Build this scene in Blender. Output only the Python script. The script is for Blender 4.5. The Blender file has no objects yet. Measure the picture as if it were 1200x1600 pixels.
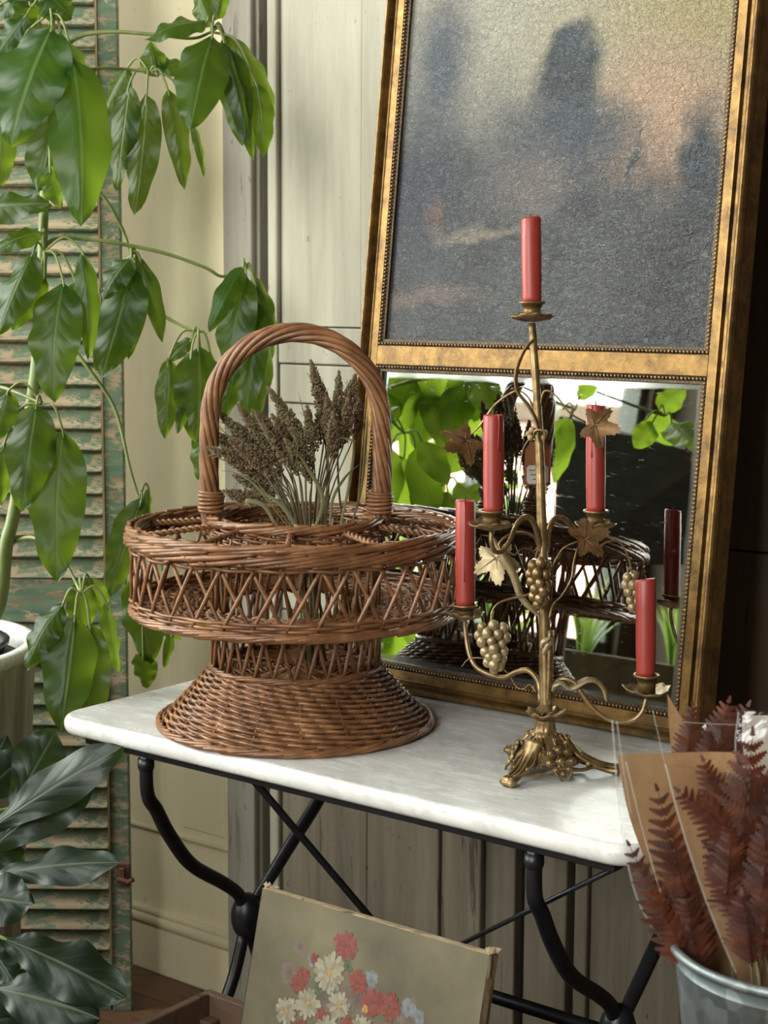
import bpy, math, random
from mathutils import Vector, Matrix, noise
from math import sin, cos, pi, radians, sqrt, atan2

# ------------------------------------------------------------------ camera, world, lights
scene = bpy.context.scene
COL = scene.collection
FPX = 2616.75                       # focal length in pixels of the 1200 x 1600 frame
CAM = Vector((1.8989, -1.6378, 1.39))
FW = Vector((-0.607, 0.7841, -0.1293)).normalized()
RT = Vector((0.7903, 0.6126, 0.0052)); RT = (RT - FW * RT.dot(FW)).normalized()
UP = RT.cross(FW).normalized()
cam_data = bpy.data.cameras.new('camera')
cam = bpy.data.objects.new('camera', cam_data)
COL.objects.link(cam)
cam.matrix_world = Matrix(((RT.x, UP.x, -FW.x, CAM.x), (RT.y, UP.y, -FW.y, CAM.y), (RT.z, UP.z, -FW.z, CAM.z), (0, 0, 0, 1)))
cam_data.sensor_fit = 'HORIZONTAL'
cam_data.sensor_width = 36.0
cam_data.lens = FPX / 1200.0 * 36.0
cam_data.clip_start = 0.05
cam_data.dof.use_dof = True
cam_data.dof.focus_distance = 2.36
cam_data.dof.aperture_fstop = 11.0
scene.camera = cam

world = bpy.data.worlds.new('overcast_sky')
scene.world = world
world.use_nodes = True
wn = world.node_tree.nodes
wn['Background'].inputs['Color'].default_value = (1.0, 0.99, 0.955, 1)
wn['Background'].inputs['Strength'].default_value = 9.0

scene.view_settings.view_transform = 'Standard'
scene.view_settings.look = 'None'
scene.view_settings.gamma = 1.0
scene.view_settings.use_curve_mapping = False
scene.view_settings.exposure = 0.86
scene.cycles.use_denoising = True
scene.cycles.max_bounces = 10
scene.cycles.transparent_max_bounces = 24
scene.cycles.caustics_reflective = False
scene.cycles.caustics_refractive = False
scene.cycles.sample_clamp_indirect = 6.0

# the room: back wall at WY, window walls to the left (WX) and in front (FY)
TZ = 0.76
WY = 0.70
WX = -1.35
FY = -3.4
RX = 3.1
CZ = 3.95
WIN_L = (-3.25, -0.08, 0.85, 3.75)    # y0, y1, z0, z1 of the opening in the left wall
WIN_F = (0.15, 1.95, 1.45, 3.75)      # x0, x1, z0, z1 of the opening in the front wall

def portal(name, loc, rot, sx, sy):
    l = bpy.data.lights.new(name, 'AREA')
    l.shape = 'RECTANGLE'; l.size = sx; l.size_y = sy
    l.cycles.is_portal = True
    o = bpy.data.objects.new(name, l); COL.objects.link(o)
    o.location = loc; o.rotation_euler = rot
    return o
portal('window_daylight', (WX - 0.02, (WIN_L[0] + WIN_L[1]) / 2, (WIN_L[2] + WIN_L[3]) / 2), (0, -pi / 2, 0), WIN_L[3] - WIN_L[2], WIN_L[1] - WIN_L[0])
portal('window_daylight', ((WIN_F[0] + WIN_F[1]) / 2, FY - 0.02, (WIN_F[2] + WIN_F[3]) / 2), (pi / 2, 0, 0), WIN_F[1] - WIN_F[0], WIN_F[3] - WIN_F[2])

# ------------------------------------------------------------------ helpers
def P(px, py, d):
    """a point in the room, from where it shows in the 1200 x 1600 frame and its own distance along the view axis"""
    return CAM + (FW + RT * ((px - 600) / FPX) - UP * ((py - 800) / FPX)) * d

def on_z(px, py, z):
    r = FW + RT * ((px - 600) / FPX) - UP * ((py - 800) / FPX)
    return CAM + r * ((z - CAM.z) / r.z)

def on_y(px, py, y):
    r = FW + RT * ((px - 600) / FPX) - UP * ((py - 800) / FPX)
    return CAM + r * ((y - CAM.y) / r.y)

def depth(p):
    return (p - CAM).dot(FW)

def srgb(r, g, b):
    f = lambda c: ((c / 255.0 + 0.055) / 1.055) ** 2.4 if c > 10 else c / 255.0 / 12.92
    return (f(r), f(g), f(b), 1.0)

ROOT_LOC = {}
def empty(name, label, cat, loc=(0, 0, 0), rotz=0.0, group=None, rot=None):
    o = bpy.data.objects.new(name, None)
    COL.objects.link(o)
    o.empty_display_size = 0.05
    o.location = loc
    o.rotation_euler = rot if rot else (0, 0, rotz)
    o['label'] = label; o['category'] = cat
    if group: o['group'] = group
    return o

def tag(o, label, cat, group=None):
    o['label'] = label; o['category'] = cat
    if group: o['group'] = group
    return o

def world_loc(o):
    v = Vector((0, 0, 0))
    while o is not None:
        v += o.location; o = o.parent
    return v

class MB:
    def __init__(s):
        s.v = []; s.f = []; s.uv = None; s.col = None
    def add(s, vs, fs):
        n = len(s.v)
        s.v.extend([Vector(v) for v in vs])
        s.f.extend([tuple(i + n for i in f) for f in fs])
    def box(s, a, b):
        x0, y0, z0 = a; x1, y1, z1 = b
        s.add([(x0, y0, z0), (x1, y0, z0), (x1, y1, z0), (x0, y1, z0), (x0, y0, z1), (x1, y0, z1), (x1, y1, z1), (x0, y1, z1)],
              [(0, 3, 2, 1), (4, 5, 6, 7), (0, 1, 5, 4), (1, 2, 6, 5), (2, 3, 7, 6), (3, 0, 4, 7)])
    def obox(s, c, ax, ay, az):
        c = Vector(c); vs = []
        for k in (-1, 1):
            for (i, j) in ((-1, -1), (1, -1), (1, 1), (-1, 1)):
                vs.append(c + ax * i + ay * j + az * k)
        s.add(vs, [(0, 3, 2, 1), (4, 5, 6, 7), (0, 1, 5, 4), (1, 2, 6, 5), (2, 3, 7, 6), (3, 0, 4, 7)])
    def tube(s, pts, r, sides=6, closed=False, flat=1.0, caps=True, nrm=None):
        pts = [Vector(p) for p in pts]; n = len(pts)
        rs = r if isinstance(r, (list, tuple)) else [r] * n
        prev = None; rings = []
        for i, p in enumerate(pts):
            if closed: t = pts[(i + 1) % n] - pts[i - 1]
            else: t = pts[min(i + 1, n - 1)] - pts[max(i - 1, 0)]
            if t.length < 1e-9: t = Vector((0, 0, 1))
            t.normalize()
            if prev is None:
                a = Vector(nrm) if nrm is not None else (Vector((0, 0, 1)) if abs(t.z) < 0.9 else Vector((1, 0, 0)))
            else: a = prev
            a = (a - t * a.dot(t))
            if a.length < 1e-6: a = t.orthogonal()
            a.normalize(); prev = a
            b = t.cross(a)
            rings.append([p + (a * cos(2 * pi * k / sides) * flat + b * sin(2 * pi * k / sides)) * rs[i] for k in range(sides)])
        vs = [v for ring in rings for v in ring]; fs = []
        m = n if closed else n - 1
        for i in range(m):
            i2 = (i + 1) % n
            for k in range(sides):
                k2 = (k + 1) % sides
                fs.append((i * sides + k, i * sides + k2, i2 * sides + k2, i2 * sides + k))
        if not closed and caps:
            fs.append(tuple(range(sides - 1, -1, -1)))
            fs.append(tuple((n - 1) * sides + k for k in range(sides)))
        s.add(vs, fs)
    def lathe(s, prof, c=(0, 0, 0), seg=24, wob=None):
        c = Vector(c); vs = []; fs = []; n = len(prof)
        for i, (r, z) in enumerate(prof):
            for k in range(seg):
                a = 2 * pi * k / seg
                rr, zz = (r, z) if wob is None else wob(i, a, r, z)
                vs.append(c + Vector((rr * cos(a), rr * sin(a), zz)))
        for i in range(n - 1):
            for k in range(seg):
                k2 = (k + 1) % seg
                fs.append((i * seg + k, i * seg + k2, (i + 1) * seg + k2, (i + 1) * seg + k))
        s.add(vs, fs)
    def ball(s, c, r, seg=8, rings=5, sz=1.0, axis=None):
        c = Vector(c); vs = []; fs = []
        q = Vector((0, 0, 1)).rotation_difference(Vector(axis).normalized()) if axis is not None else None
        def pt(v): return c + (q @ v if q else v)
        vs.append(pt(Vector((0, 0, -r * sz))))
        for i in range(1, rings):
            ph = -pi / 2 + pi * i / rings
            for k in range(seg):
                a = 2 * pi * k / seg
                vs.append(pt(Vector((r * cos(ph) * cos(a), r * cos(ph) * sin(a), r * sin(ph) * sz))))
        vs.append(pt(Vector((0, 0, r * sz))))
        for k in range(seg):
            k2 = (k + 1) % seg
            fs.append((0, 1 + k2, 1 + k))
            for i in range(rings - 2):
                fs.append((1 + i * seg + k, 1 + i * seg + k2, 1 + (i + 1) * seg + k2, 1 + (i + 1) * seg + k))
            fs.append((len(vs) - 1, 1 + (rings - 2) * seg + k, 1 + (rings - 2) * seg + k2))
        s.add(vs, fs)
    def mesh(s, name, smooth=True, off=None):
        me = bpy.data.meshes.new(name)
        vs = s.v if off is None else [v - off for v in s.v]
        me.from_pydata([tuple(v) for v in vs], [], s.f)
        if smooth: me.polygons.foreach_set('use_smooth', [True] * len(me.polygons))
        if s.uv:
            l = me.uv_layers.new(name='UVMap')
            for poly in me.polygons:
                for li in poly.loop_indices:
                    l.data[li].uv = s.uv[me.loops[li].vertex_index]
        if s.col:
            ca = me.color_attributes.new('Col', 'FLOAT_COLOR', 'POINT')
            for i, c in enumerate(s.col): ca.data[i].color = c
        me.update()
        return me
    def build(s, name, mat, parent=None, smooth=True, local=False, bevel=0.0, kind=None, origin=None):
        if parent is not None and not local: off = world_loc(parent)
        else: off = Vector(origin) if origin is not None else None
        me = s.mesh(name, smooth, off)
        o = bpy.data.objects.new(name, me)
        me.materials.append(mat)
        COL.objects.link(o)
        if parent is not None: o.parent = parent
        elif origin is not None: o.location = origin
        if bevel > 0:
            md = o.modifiers.new('bevel', 'BEVEL'); md.width = bevel; md.segments = 2; md.limit_method = 'ANGLE'
        if kind: o['kind'] = kind
        return o

def inst(name, me, parent=None, loc=(0, 0, 0), rot=None, scale=None, mat4=None):
    o = bpy.data.objects.new(name, me); COL.objects.link(o)
    if parent is not None: o.parent = parent
    if mat4 is not None: o.matrix_basis = mat4
    else:
        o.location = loc
        if rot: o.rotation_euler = rot
        if scale: o.scale = scale
    return o

def bez(pts, n=24):
    """smooth Catmull-Rom curve through the points"""
    pts = [Vector(p) for p in pts]
    if len(pts) == 2: return [pts[0].lerp(pts[1], i / n) for i in range(n + 1)]
    q = [pts[0] * 2 - pts[1]] + pts + [pts[-1] * 2 - pts[-2]]
    out = []; m = len(pts) - 1
    per = max(2, n // m)
    for i in range(m):
        a, b, c, d = q[i], q[i + 1], q[i + 2], q[i + 3]
        for k in range(per):
            t = k / per
            out.append(0.5 * ((2 * b) + (c - a) * t + (2 * a - 5 * b + 4 * c - d) * t * t + (3 * b - a - 3 * c + d) * t ** 3))
    out.append(pts[-1])
    return out

# ------------------------------------------------------------------ materials
class NT:
    def __init__(s, name):
        s.m = bpy.data.materials.new(name); s.m.use_nodes = True
        s.t = s.m.node_tree; s.n = s.t.nodes; s.l = s.t.links
        s.b = s.n['Principled BSDF']; s.out = s.n['Material Output']
        s._tc = None
    def node(s, typ, **kw):
        nd = s.n.new(typ)
        for k, v in kw.items(): setattr(nd, k, v)
        return nd
    def tc(s, which='Object'):
        if s._tc is None: s._tc = s.node('ShaderNodeTexCoord')
        return s._tc.outputs[which]
    def map(s, scale=(1, 1, 1), which='Object', loc=(0, 0, 0), rot=(0, 0, 0)):
        m = s.node('ShaderNodeMapping')
        s.l.new(s.tc(which), m.inputs['Vector'])
        m.inputs['Scale'].default_value = scale; m.inputs['Location'].default_value = loc; m.inputs['Rotation'].default_value = rot
        return m.outputs['Vector']
    def noise(s, vec=None, scale=5.0, detail=4.0, rough=0.6, dist=0.0):
        nd = s.node('ShaderNodeTexNoise')
        nd.inputs['Scale'].default_value = scale; nd.inputs['Detail'].default_value = detail
        nd.inputs['Roughness'].default_value = rough; nd.inputs['Distortion'].default_value = dist
        if vec is not None: s.l.new(vec, nd.inputs['Vector'])
        else: s.l.new(s.tc(), nd.inputs['Vector'])
        return nd.outputs['Fac']
    def voro(s, vec=None, scale=5.0, feature='F1', out='Distance'):
        nd = s.node('ShaderNodeTexVoronoi'); nd.feature = feature
        nd.inputs['Scale'].default_value = scale
        s.l.new(vec if vec is not None else s.tc(), nd.inputs['Vector'])
        return nd.outputs[out]
    def ramp(s, fac, stops, interp='LINEAR'):
        nd = s.node('ShaderNodeValToRGB'); cr = nd.color_ramp; cr.interpolation = interp
        while len(cr.elements) < len(stops): cr.elements.new(0.5)
        for e, (p, c) in zip(cr.elements, stops):
            e.position = p; e.color = c if not isinstance(c, (int, float)) else (c, c, c, 1)
        s.l.new(fac, nd.inputs['Fac'])
        return nd.outputs['Color']
    def mix(s, fac, a, b, blend='MIX'):
        nd = s.node('ShaderNodeMix', data_type='RGBA', blend_type=blend)
        for sock, v in ((nd.inputs[0], fac), (nd.inputs[6], a), (nd.inputs[7], b)):
            if isinstance(v, bpy.types.NodeSocket): s.l.new(v, sock)
            else: sock.default_value = v
        return nd.outputs[2]
    def math(s, op, a, b=0.0, c=None, clamp=False):
        nd = s.node('ShaderNodeMath', operation=op); nd.use_clamp = clamp
        for i, v in enumerate((a, b) if c is None else (a, b, c)):
            if isinstance(v, bpy.types.NodeSocket): s.l.new(v, nd.inputs[i])
            else: nd.inputs[i].default_value = v
        return nd.outputs[0]
    def sep(s, vec):
        nd = s.node('ShaderNodeSeparateXYZ'); s.l.new(vec, nd.inputs[0]); return nd.outputs
    def rnd(s):
        return s.node('ShaderNodeObjectInfo').outputs['Random']
    def set(s, **kw):
        names = dict(color='Base Color', rough='Roughness', metal='Metallic', spec='Specular IOR Level', coat='Coat Weight', coatr='Coat Roughness',
                     sss='Subsurface Weight', trans='Transmission Weight', sheen='Sheen Weight', alpha='Alpha', ior='IOR')
        for k, v in kw.items():
            sock = s.b.inputs[names[k]]
            if isinstance(v, bpy.types.NodeSocket): s.l.new(v, sock)
            else: sock.default_value = v
        return s
    def bump(s, h, strength=0.3, dist=0.002, nrm=None):
        nd = s.node('ShaderNodeBump')
        nd.inputs['Strength'].default_value = strength; nd.inputs['Distance'].default_value = dist
        s.l.new(h, nd.inputs['Height'])
        if nrm is not None: s.l.new(nrm, nd.inputs['Normal'])
        s.l.new(nd.outputs['Normal'], s.b.inputs['Normal'])
        return nd.outputs['Normal']

def wood_paint(name, c1, c2, c3, wear=0.5, grain=(40, 40, 3), rough=0.7, bstr=0.35, wscale=6.0, stain=0.0):
    """old painted or weathered wood with a grain direction and worn patches"""
    t = NT(name)
    g = t.noise(t.map(grain), 1.0, 6, 0.65, 0.4)
    big = t.noise(t.map((2.0, 2.0, 1.2)), wscale * 0.35, 5, 0.6)
    w = t.noise(t.map((grain[0] * 0.25, grain[1] * 0.25, grain[2] * 0.6)), wscale * 0.5, 7, 0.7, 0.3)
    base = t.mix(t.ramp(g, [(0.3, 0), (0.7, 1)]), c1, c2)
    base = t.mix(t.ramp(big, [(0.35, 0), (0.7, 0.55)]), base, c2)
    lo = 0.78 - wear * 0.45
    col = t.mix(t.ramp(w, [(lo, 0), (lo + 0.05, 1)]), base, c3)
    if stain > 0:
        st = t.noise(t.map((7, 7, 1.4)), 1.0, 6, 0.7, 0.6); sp = t.noise(t.map((55, 55, 40)), 1.0, 3, 0.6)
        col = t.mix(t.math('MULTIPLY', t.ramp(st, [(0.46, 0), (0.72, 1)]), stain), col, tuple(x * 0.42 for x in c2[:3]) + (1,))
        col = t.mix(t.math('MULTIPLY', t.ramp(sp, [(0.68, 0), (0.74, 1)]), min(1, stain * 1.4)), col, tuple(x * 0.3 for x in c3[:3]) + (1,))
    t.set(color=col, rough=rough)
    h = t.math('ADD', g, t.math('MULTIPLY', w, 0.6))
    t.bump(h, bstr, 0.002)
    return t.m

M = {}
def plain(name, c, rough=0.5, metal=0.0, nscale=30.0, var=0.12, bstr=0.15, spec=0.5, **kw):
    t = NT(name)
    n = t.noise(None, nscale, 5, 0.6)
    dark = tuple(max(0, x * (1 - var * 2)) for x in c[:3]) + (1,)
    lite = tuple(min(1, x * (1 + var)) for x in c[:3]) + (1,)
    t.set(color=t.ramp(n, [(0.3, dark), (0.7, lite)]), rough=rough, metal=metal, spec=spec, **kw)
    if bstr: t.bump(n, bstr, 0.0015)
    return t.m
# ------------------------------------------------------------------ setting
M['cream'] = wood_paint('cream_paint', srgb(242, 230, 194), srgb(233, 219, 180), srgb(206, 191, 152), 0.12, (5, 5, 3), 0.6, 0.12, stain=0.16)
M['grey_trim'] = wood_paint('grey_trim_paint', srgb(158, 152, 140), srgb(132, 126, 113), srgb(104, 95, 81), 0.4, (60, 60, 2.5), 0.7, 0.4, stain=0.35)
M['grey_panel'] = wood_paint('grey_panel_paint', srgb(182, 177, 160), srgb(160, 154, 136), srgb(124, 115, 95), 0.27, (38, 38, 2.2), 0.65, 0.35, stain=0.32)
M['old_board'] = wood_paint('weathered_board', srgb(148, 138, 120), srgb(114, 104, 88), srgb(80, 67, 53), 0.4, (45, 45, 2.0), 0.75, 0.6, stain=0.45)
M['dark_board'] = wood_paint('dark_board', srgb(96, 80, 62), srgb(70, 57, 44), srgb(44, 35, 28), 0.4, (45, 45, 2.0), 0.8, 0.5)
M['dark_gap'] = plain('dark_gap', srgb(34, 28, 23), 0.9)
M['plaster'] = plain('room_plaster', srgb(92, 82, 70), 0.85, nscale=8)
M['dim_plaster'] = plain('brown_plaster', srgb(92, 82, 70), 0.85, nscale=8)
M['floor'] = wood_paint('floor_wood', srgb(118, 86, 62), srgb(92, 64, 45), srgb(60, 40, 28), 0.4, (3, 40, 40), 0.55, 0.3)
M['win_frame'] = plain('window_frame_paint', srgb(60, 66, 60), 0.5)

def struct(mb, name, mat, parent=None, **kw):
    o = mb.build(name, mat, parent, **kw)
    if parent is None: o['kind'] = 'structure'
    return o

# floor of narrow planks
mb = MB(); mb.box((WX - 0.25, FY - 0.25, -0.10), (RX + 0.2, WY + 0.3, -0.012))
floor = struct(mb, 'floor', M['dark_gap'], smooth=False)
random.seed(3)
def add_planks():
    y = WY + 0.02; k = 0
    pm = {}
    for yy in range(14):
        w = 0.13
        x = WX + random.uniform(0.0, 0.5) - 0.2
        x0 = WX
        while x0 < RX - 0.1:
            L = random.choice((1.2, 1.6, 2.0))
            x1 = min(x0 + L, RX)
            key = round(x1 - x0, 2)
            if key not in pm:
                b = MB(); b.box((0, -w + 0.003, -0.012), (x1 - x0 - 0.003, 0, 0.0))
                pm[key] = b.mesh('plank', False); pm[key].materials.append(M['floor'])
            inst('plank', pm[key], floor, (x0, y - yy * w, 0))
            x0 = x1
add_planks()
b = MB(); b.box((WX, FY, -0.012), (RX, WY + 0.02 - 14 * 0.13, 0.0))
fb = b.build('far_planks', M['floor'], floor, smooth=False); fb['kind'] = 'stuff'

b = MB(); b.box((WX - 0.2, FY - 0.2, CZ), (RX + 0.2, WY + 0.2, CZ + 0.1))
struct(b, 'ceiling', M['dim_plaster'], smooth=False)
b = MB(); b.box((RX, FY - 0.2, 0), (RX + 0.12, WY + 0.2, CZ))
struct(b, 'wall_right', M['dim_plaster'], smooth=False)

# left wall with its window
def holed_wall(name, axis, c, thick, lo, hi, win):
    b = MB()
    a0, a1, z0, z1 = win
    def bx(p0, p1, q0, q1):
        if axis == 'x': b.box((c - thick, p0, q0), (c, p1, q1))
        else: b.box((p0, c - thick, q0), (p1, c, q1))
    bx(lo, a0, 0, CZ); bx(a1, hi, 0, CZ); bx(a0, a1, 0, z0); bx(a0, a1, z1, CZ)
    return struct(b, name, M['plaster'], smooth=False)
holed_wall('wall_left', 'x', WX, 0.14, FY - 0.14, WY + 0.2, WIN_L)
holed_wall('wall_front', 'y', FY, 0.14, WX, RX, WIN_F)

tg = NT('window_glass')
gl = tg.node('ShaderNodeBsdfGlossy'); gl.inputs['Roughness'].default_value = 0.02
tr = tg.node('ShaderNodeBsdfTransparent'); tr.inputs['Color'].default_value = (0.96, 0.98, 0.97, 1)
lw = tg.node('ShaderNodeLayerWeight'); lw.inputs['Blend'].default_value = 0.5
fr = tg.math('MULTIPLY_ADD', tg.math('POWER', lw.outputs['Facing'], 4.0), 0.5, 0.03)
mx = tg.node('ShaderNodeMixShader')
tg.l.new(fr, mx.inputs[0]); tg.l.new(tr.outputs[0], mx.inputs[1]); tg.l.new(gl.outputs[0], mx.inputs[2])
tg.l.new(mx.outputs[0], tg.out.inputs['Surface'])
M['glass'] = tg.m

def window(name, axis, c, win, cols, rows):
    a0, a1, z0, z1 = win; fw = 0.03
    def bx(b, p0, p1, q0, q1, t0, t1):
        if axis == 'x': b.box((c - t1, p0, q0), (c - t0, p1, q1))
        else: b.box((p0, c - t1, q0), (p1, c - t0, q1))
    b = MB()
    bx(b, a0, a0 + 0.05, z0, z1, 0.03, 0.11); bx(b, a1 - 0.05, a1, z0, z1, 0.03, 0.11)
    bx(b, a0 + 0.05, a1 - 0.05, z0, z0 + 0.05, 0.03, 0.11); bx(b, a0 + 0.05, a1 - 0.05, z1 - 0.05, z1, 0.03, 0.11)
    w = struct(b, name, M['win_frame'], smooth=False)
    for i in range(1, cols):
        p = a0 + (a1 - a0) * i / cols
        b = MB(); bx(b, p - fw / 2, p + fw / 2, z0 + 0.05, z1 - 0.05, 0.04, 0.10); b.build('mullion', M['win_frame'], w, smooth=False)
    for j in range(1, rows):
        q = z0 + (z1 - z0) * j / rows
        b = MB(); bx(b, a0 + 0.05, a1 - 0.05, q - fw / 2, q + fw / 2, 0.05, 0.09); b.build('glazing_bar', M['win_frame'], w, smooth=False)
    for i in range(cols):
        for j in range(rows):
            p0 = a0 + (a1 - a0) * i / cols + 0.02; p1 = a0 + (a1 - a0) * (i + 1) / cols - 0.02
            q0 = z0 + (z1 - z0) * j / rows + 0.02; q1 = z0 + (z1 - z0) * (j + 1) / rows - 0.02
            b = MB(); bx(b, p0, p1, q0, q1, 0.068, 0.072); b.build('pane', M['glass'], w, smooth=False)
    b = MB(); bx(b, a0 - 0.03, a1 + 0.03, z0 - 0.03, z0, -0.06, 0.10); b.build('window_sill', M['win_frame'], w, smooth=False)
    return w
window('window_1', 'x', WX, WIN_L, 3, 2)
window('window_2', 'y', FY, WIN_F, 3, 2)

# back wall: a plain core with the old joinery standing on it
b = MB(); b.box((WX - 0.14, WY + 0.03, 0), (RX + 0.12, WY + 0.15, CZ))
wall = struct(b, 'wall_back', M['dark_gap'], smooth=False)
def board(x0, x1, z0, z1, y, mat, name='board', bev=0.003, parent=None):
    b = MB(); b.box((x0, y, z0), (x1, WY + 0.03, z1))
    return b.build(name, mat, parent or wall, smooth=False, bevel=bev)
# cream panelled part at the left
board(-1.34, -0.280, 0.115, CZ, WY, M['cream'], 'cream_panel')
board(-1.34, -0.280, 0.0, 0.105, WY - 0.016, M['cream'], 'skirting')
for (z, h, pr) in ((0.108, 0.014, 0.022), (0.124, 0.010, 0.012), (0.30, 0.006, 0.001)):
    b = MB(); b.tube([(-1.34, WY - pr * 0.3, z), (-0.2805, WY - pr * 0.3, z)], h, 8, flat=1.0)
    b.build('moulding', M['cream'], wall)
board(-0.420, -0.300, 0.32, 0.90, WY - 0.002, M['cream'], 'raised_field', 0.004)
# grey door casing
board(-0.280, -0.207, 0.0, CZ, WY - 0.020, M['grey_trim'], 'door_casing', 0.004)
board(-0.207, -0.198, 0.0, CZ, WY - 0.008, M['grey_trim'], 'casing_step', 0.002)
board(-0.198, -0.183, 0.0, CZ, WY + 0.022, M['dark_gap'], 'joint')
# grey door: stile, panel and rails
board(-0.183, -0.160, 0.0, CZ, WY - 0.004, M['grey_panel'], 'door_stile', 0.004)
board(-0.158, 0.030, 1.33, CZ, WY + 0.006, M['grey_panel'], 'door_panel', 0.002)
board(0.032, 0.120, 1.33, CZ, WY + 0.002, M['grey_panel'], 'door_stile', 0.003)
board(0.122, 0.40, 1.33, CZ, WY + 0.004, M['grey_panel'], 'door_panel', 0.003)
board(-0.158, 0.40, 1.262, 1.328, WY - 0.002, M['grey_panel'], 'door_rail', 0.003)
board(-0.158, 0.40, 1.190, 1.260, WY + 0.001, M['grey_panel'], 'door_rail', 0.003)
board(-0.158, 0.40, 0.80, 1.188, WY + 0.006, M['grey_panel'], 'door_panel', 0.003)
# lower weathered boards behind the table
for (x0, x1, y, m) in ((-0.158, 0.05, 0.004, 'old_board'), (0.052, 0.214, 0.002, 'old_board'), (0.216, 0.283, 0.008, 'old_board'),
                       (0.285, 0.312, -0.008, 'old_board'), (0.314, 0.376, 0.004, 'old_board'), (0.398, 0.482, 0.0, 'old_board'),
                       (0.500, 0.525, -0.004, 'old_board'), (0.527, 0.70, 0.004, 'old_board'), (0.702, 0.86, 0.004, 'dark_board')):
    board(x0, x1, 0.0, 0.798 if x1 <= 0.40 else 1.0, WY + y, M[m], 'board', 0.003)
# dark planks running level at the right
z = 0.0; k = 0
hs = (0.235, 0.02, 0.21, 0.19, 0.02, 0.23, 0.23, 0.21, 0.02, 0.22, 0.25, 0.23, 0.25, 0.24, 0.23, 0.24, 0.23, 0.24, 0.24, 0.21)
for h in hs:
    if h > 0.03: board(0.865, RX, z + 0.002, min(z + h - 0.004, CZ), WY + random.uniform(-0.002, 0.006), M['dark_board'], 'plank', 0.004)
    else: board(0.865, RX, z + 0.001, z + h - 0.002, WY - 0.012, M['dark_board'], 'ledge', 0.003)
    z += h
board(0.404, 0.862, 1.003, CZ, WY + 0.006, M['dark_board'], 'panel', 0.003)

# outside the windows: paving, a pale pink house front, hedge plants
M['paving'] = plain('paving', srgb(150, 146, 138), 0.8, nscale=6)
M['pink_wall'] = plain('pink_render', srgb(226, 180, 172), 0.85, nscale=4, var=0.06)
b = MB(); b.box((-9, -11, -0.3), (RX + 2, FY - 0.15, -0.02)); b.box((-9, FY - 0.15, -0.3), (WX - 0.26, 4, -0.02))
struct(b, 'ground', M['paving'], smooth=False)

# ------------------------------------------------------------------ bistro table
M['iron'] = plain('black_iron', srgb(20, 22, 27), 0.38, 0.0, 60, 0.25, 0.25)
t = NT('white_marble')
v1 = t.noise(t.map((1.2, 3.0, 1)), 3.0, 8, 0.62, 1.6)
vein = t.ramp(t.math('ABSOLUTE', t.math('SUBTRACT', v1, 0.5)), [(0.0, 1), (0.035, 0.25), (0.09, 0)])
v2 = t.noise(t.map((3, 9, 3)), 5.0, 6, 0.7)
dots = t.ramp(t.noise(t.map((14, 40, 40)), 4.0, 4, 0.6), [(0.68, 0), (0.73, 1)])
col = t.mix(t.math('MULTIPLY', vein, 0.42), t.ramp(v2, [(0.3, srgb(200, 199, 196)), (0.7, srgb(222, 221, 217))]), srgb(176, 172, 168))
col = t.mix(t.math('MULTIPLY', dots, 0.55), col, srgb(120, 112, 104))
t.set(color=col, rough=t.ramp(v2, [(0.3, 0.16), (0.7, 0.34)]), spec=0.5)
t.bump(t.math('ADD', t.noise(None, 60, 4), t.math('MULTIPLY', dots, -0.5)), 0.12, 0.001)
M['marble'] = t.m

TL, TD, TT = 1.0, 0.56, 0.027
table = empty('bistro_table', 'white marble topped bistro table with curved black iron legs', 'table', (TL / 2, TD / 2, 0))
def rounded_rect(x0, x1, y0, y1, r, n=8):
    out = []
    for (cx, cy, a0) in ((x1 - r, y1 - r, 0), (x0 + r, y1 - r, 90), (x0 + r, y0 + r, 180), (x1 - r, y0 + r, 270)):
        for i in range(n + 1):
            a = radians(a0 + 90 * i / n); out.append((cx + r * cos(a), cy + r * sin(a)))
    return out
def slab(b, x0, x1, y0, y1, z0, z1, r, nose, n=8):
    rings = []
    prof = [(nose, z0)] + [(nose - nose * sin(a), (z0 + z1) / 2 - (z1 - z0) / 2 * cos(a)) for a in [pi * k / 10 for k in range(1, 10)]] + [(nose, z1)]
    for (ins, z) in prof:
        rings.append([(x, y, z) for (x, y) in rounded_rect(x0 + ins, x1 - ins, y0 + ins, y1 - ins, r - ins * 0.7, n)])
    m = len(rings[0]); vs = [p for rg in rings for p in rg]; fs = []
    for i in range(len(rings) - 1):
        for k in range(m):
            k2 = (k + 1) % m
            fs.append((i * m + k, i * m + k2, (i + 1) * m + k2, (i + 1) * m + k))
    fs.append(tuple((len(rings) - 1) * m + k for k in range(m))); fs.append(tuple(m - 1 - k for k in range(m)))
    b.add(vs, fs)
b = MB(); slab(b, 0, TL, 0, TD, TZ - TT, TZ, 0.045, 0.009)
o = b.build('marble_top', M['marble'], table)
o.data.polygons[len(o.data.polygons) - 2].use_smooth = False
z0 = TZ - TT - 0.016
b = MB()
for (a, c) in (((0.045, 0.026, z0), (TL - 0.045, 0.046, TZ - TT)), ((0.045, TD - 0.05, z0), (TL - 0.045, TD - 0.03, TZ - TT)),
               ((0.045, 0.046, z0), (0.065, TD - 0.05, TZ - TT)), ((TL - 0.065, 0.046, z0), (TL - 0.045, TD - 0.05, TZ - TT))): b.box(a, c)
b.build('top_rail', M['iron'], table, smooth=False, bevel=0.002)
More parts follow.
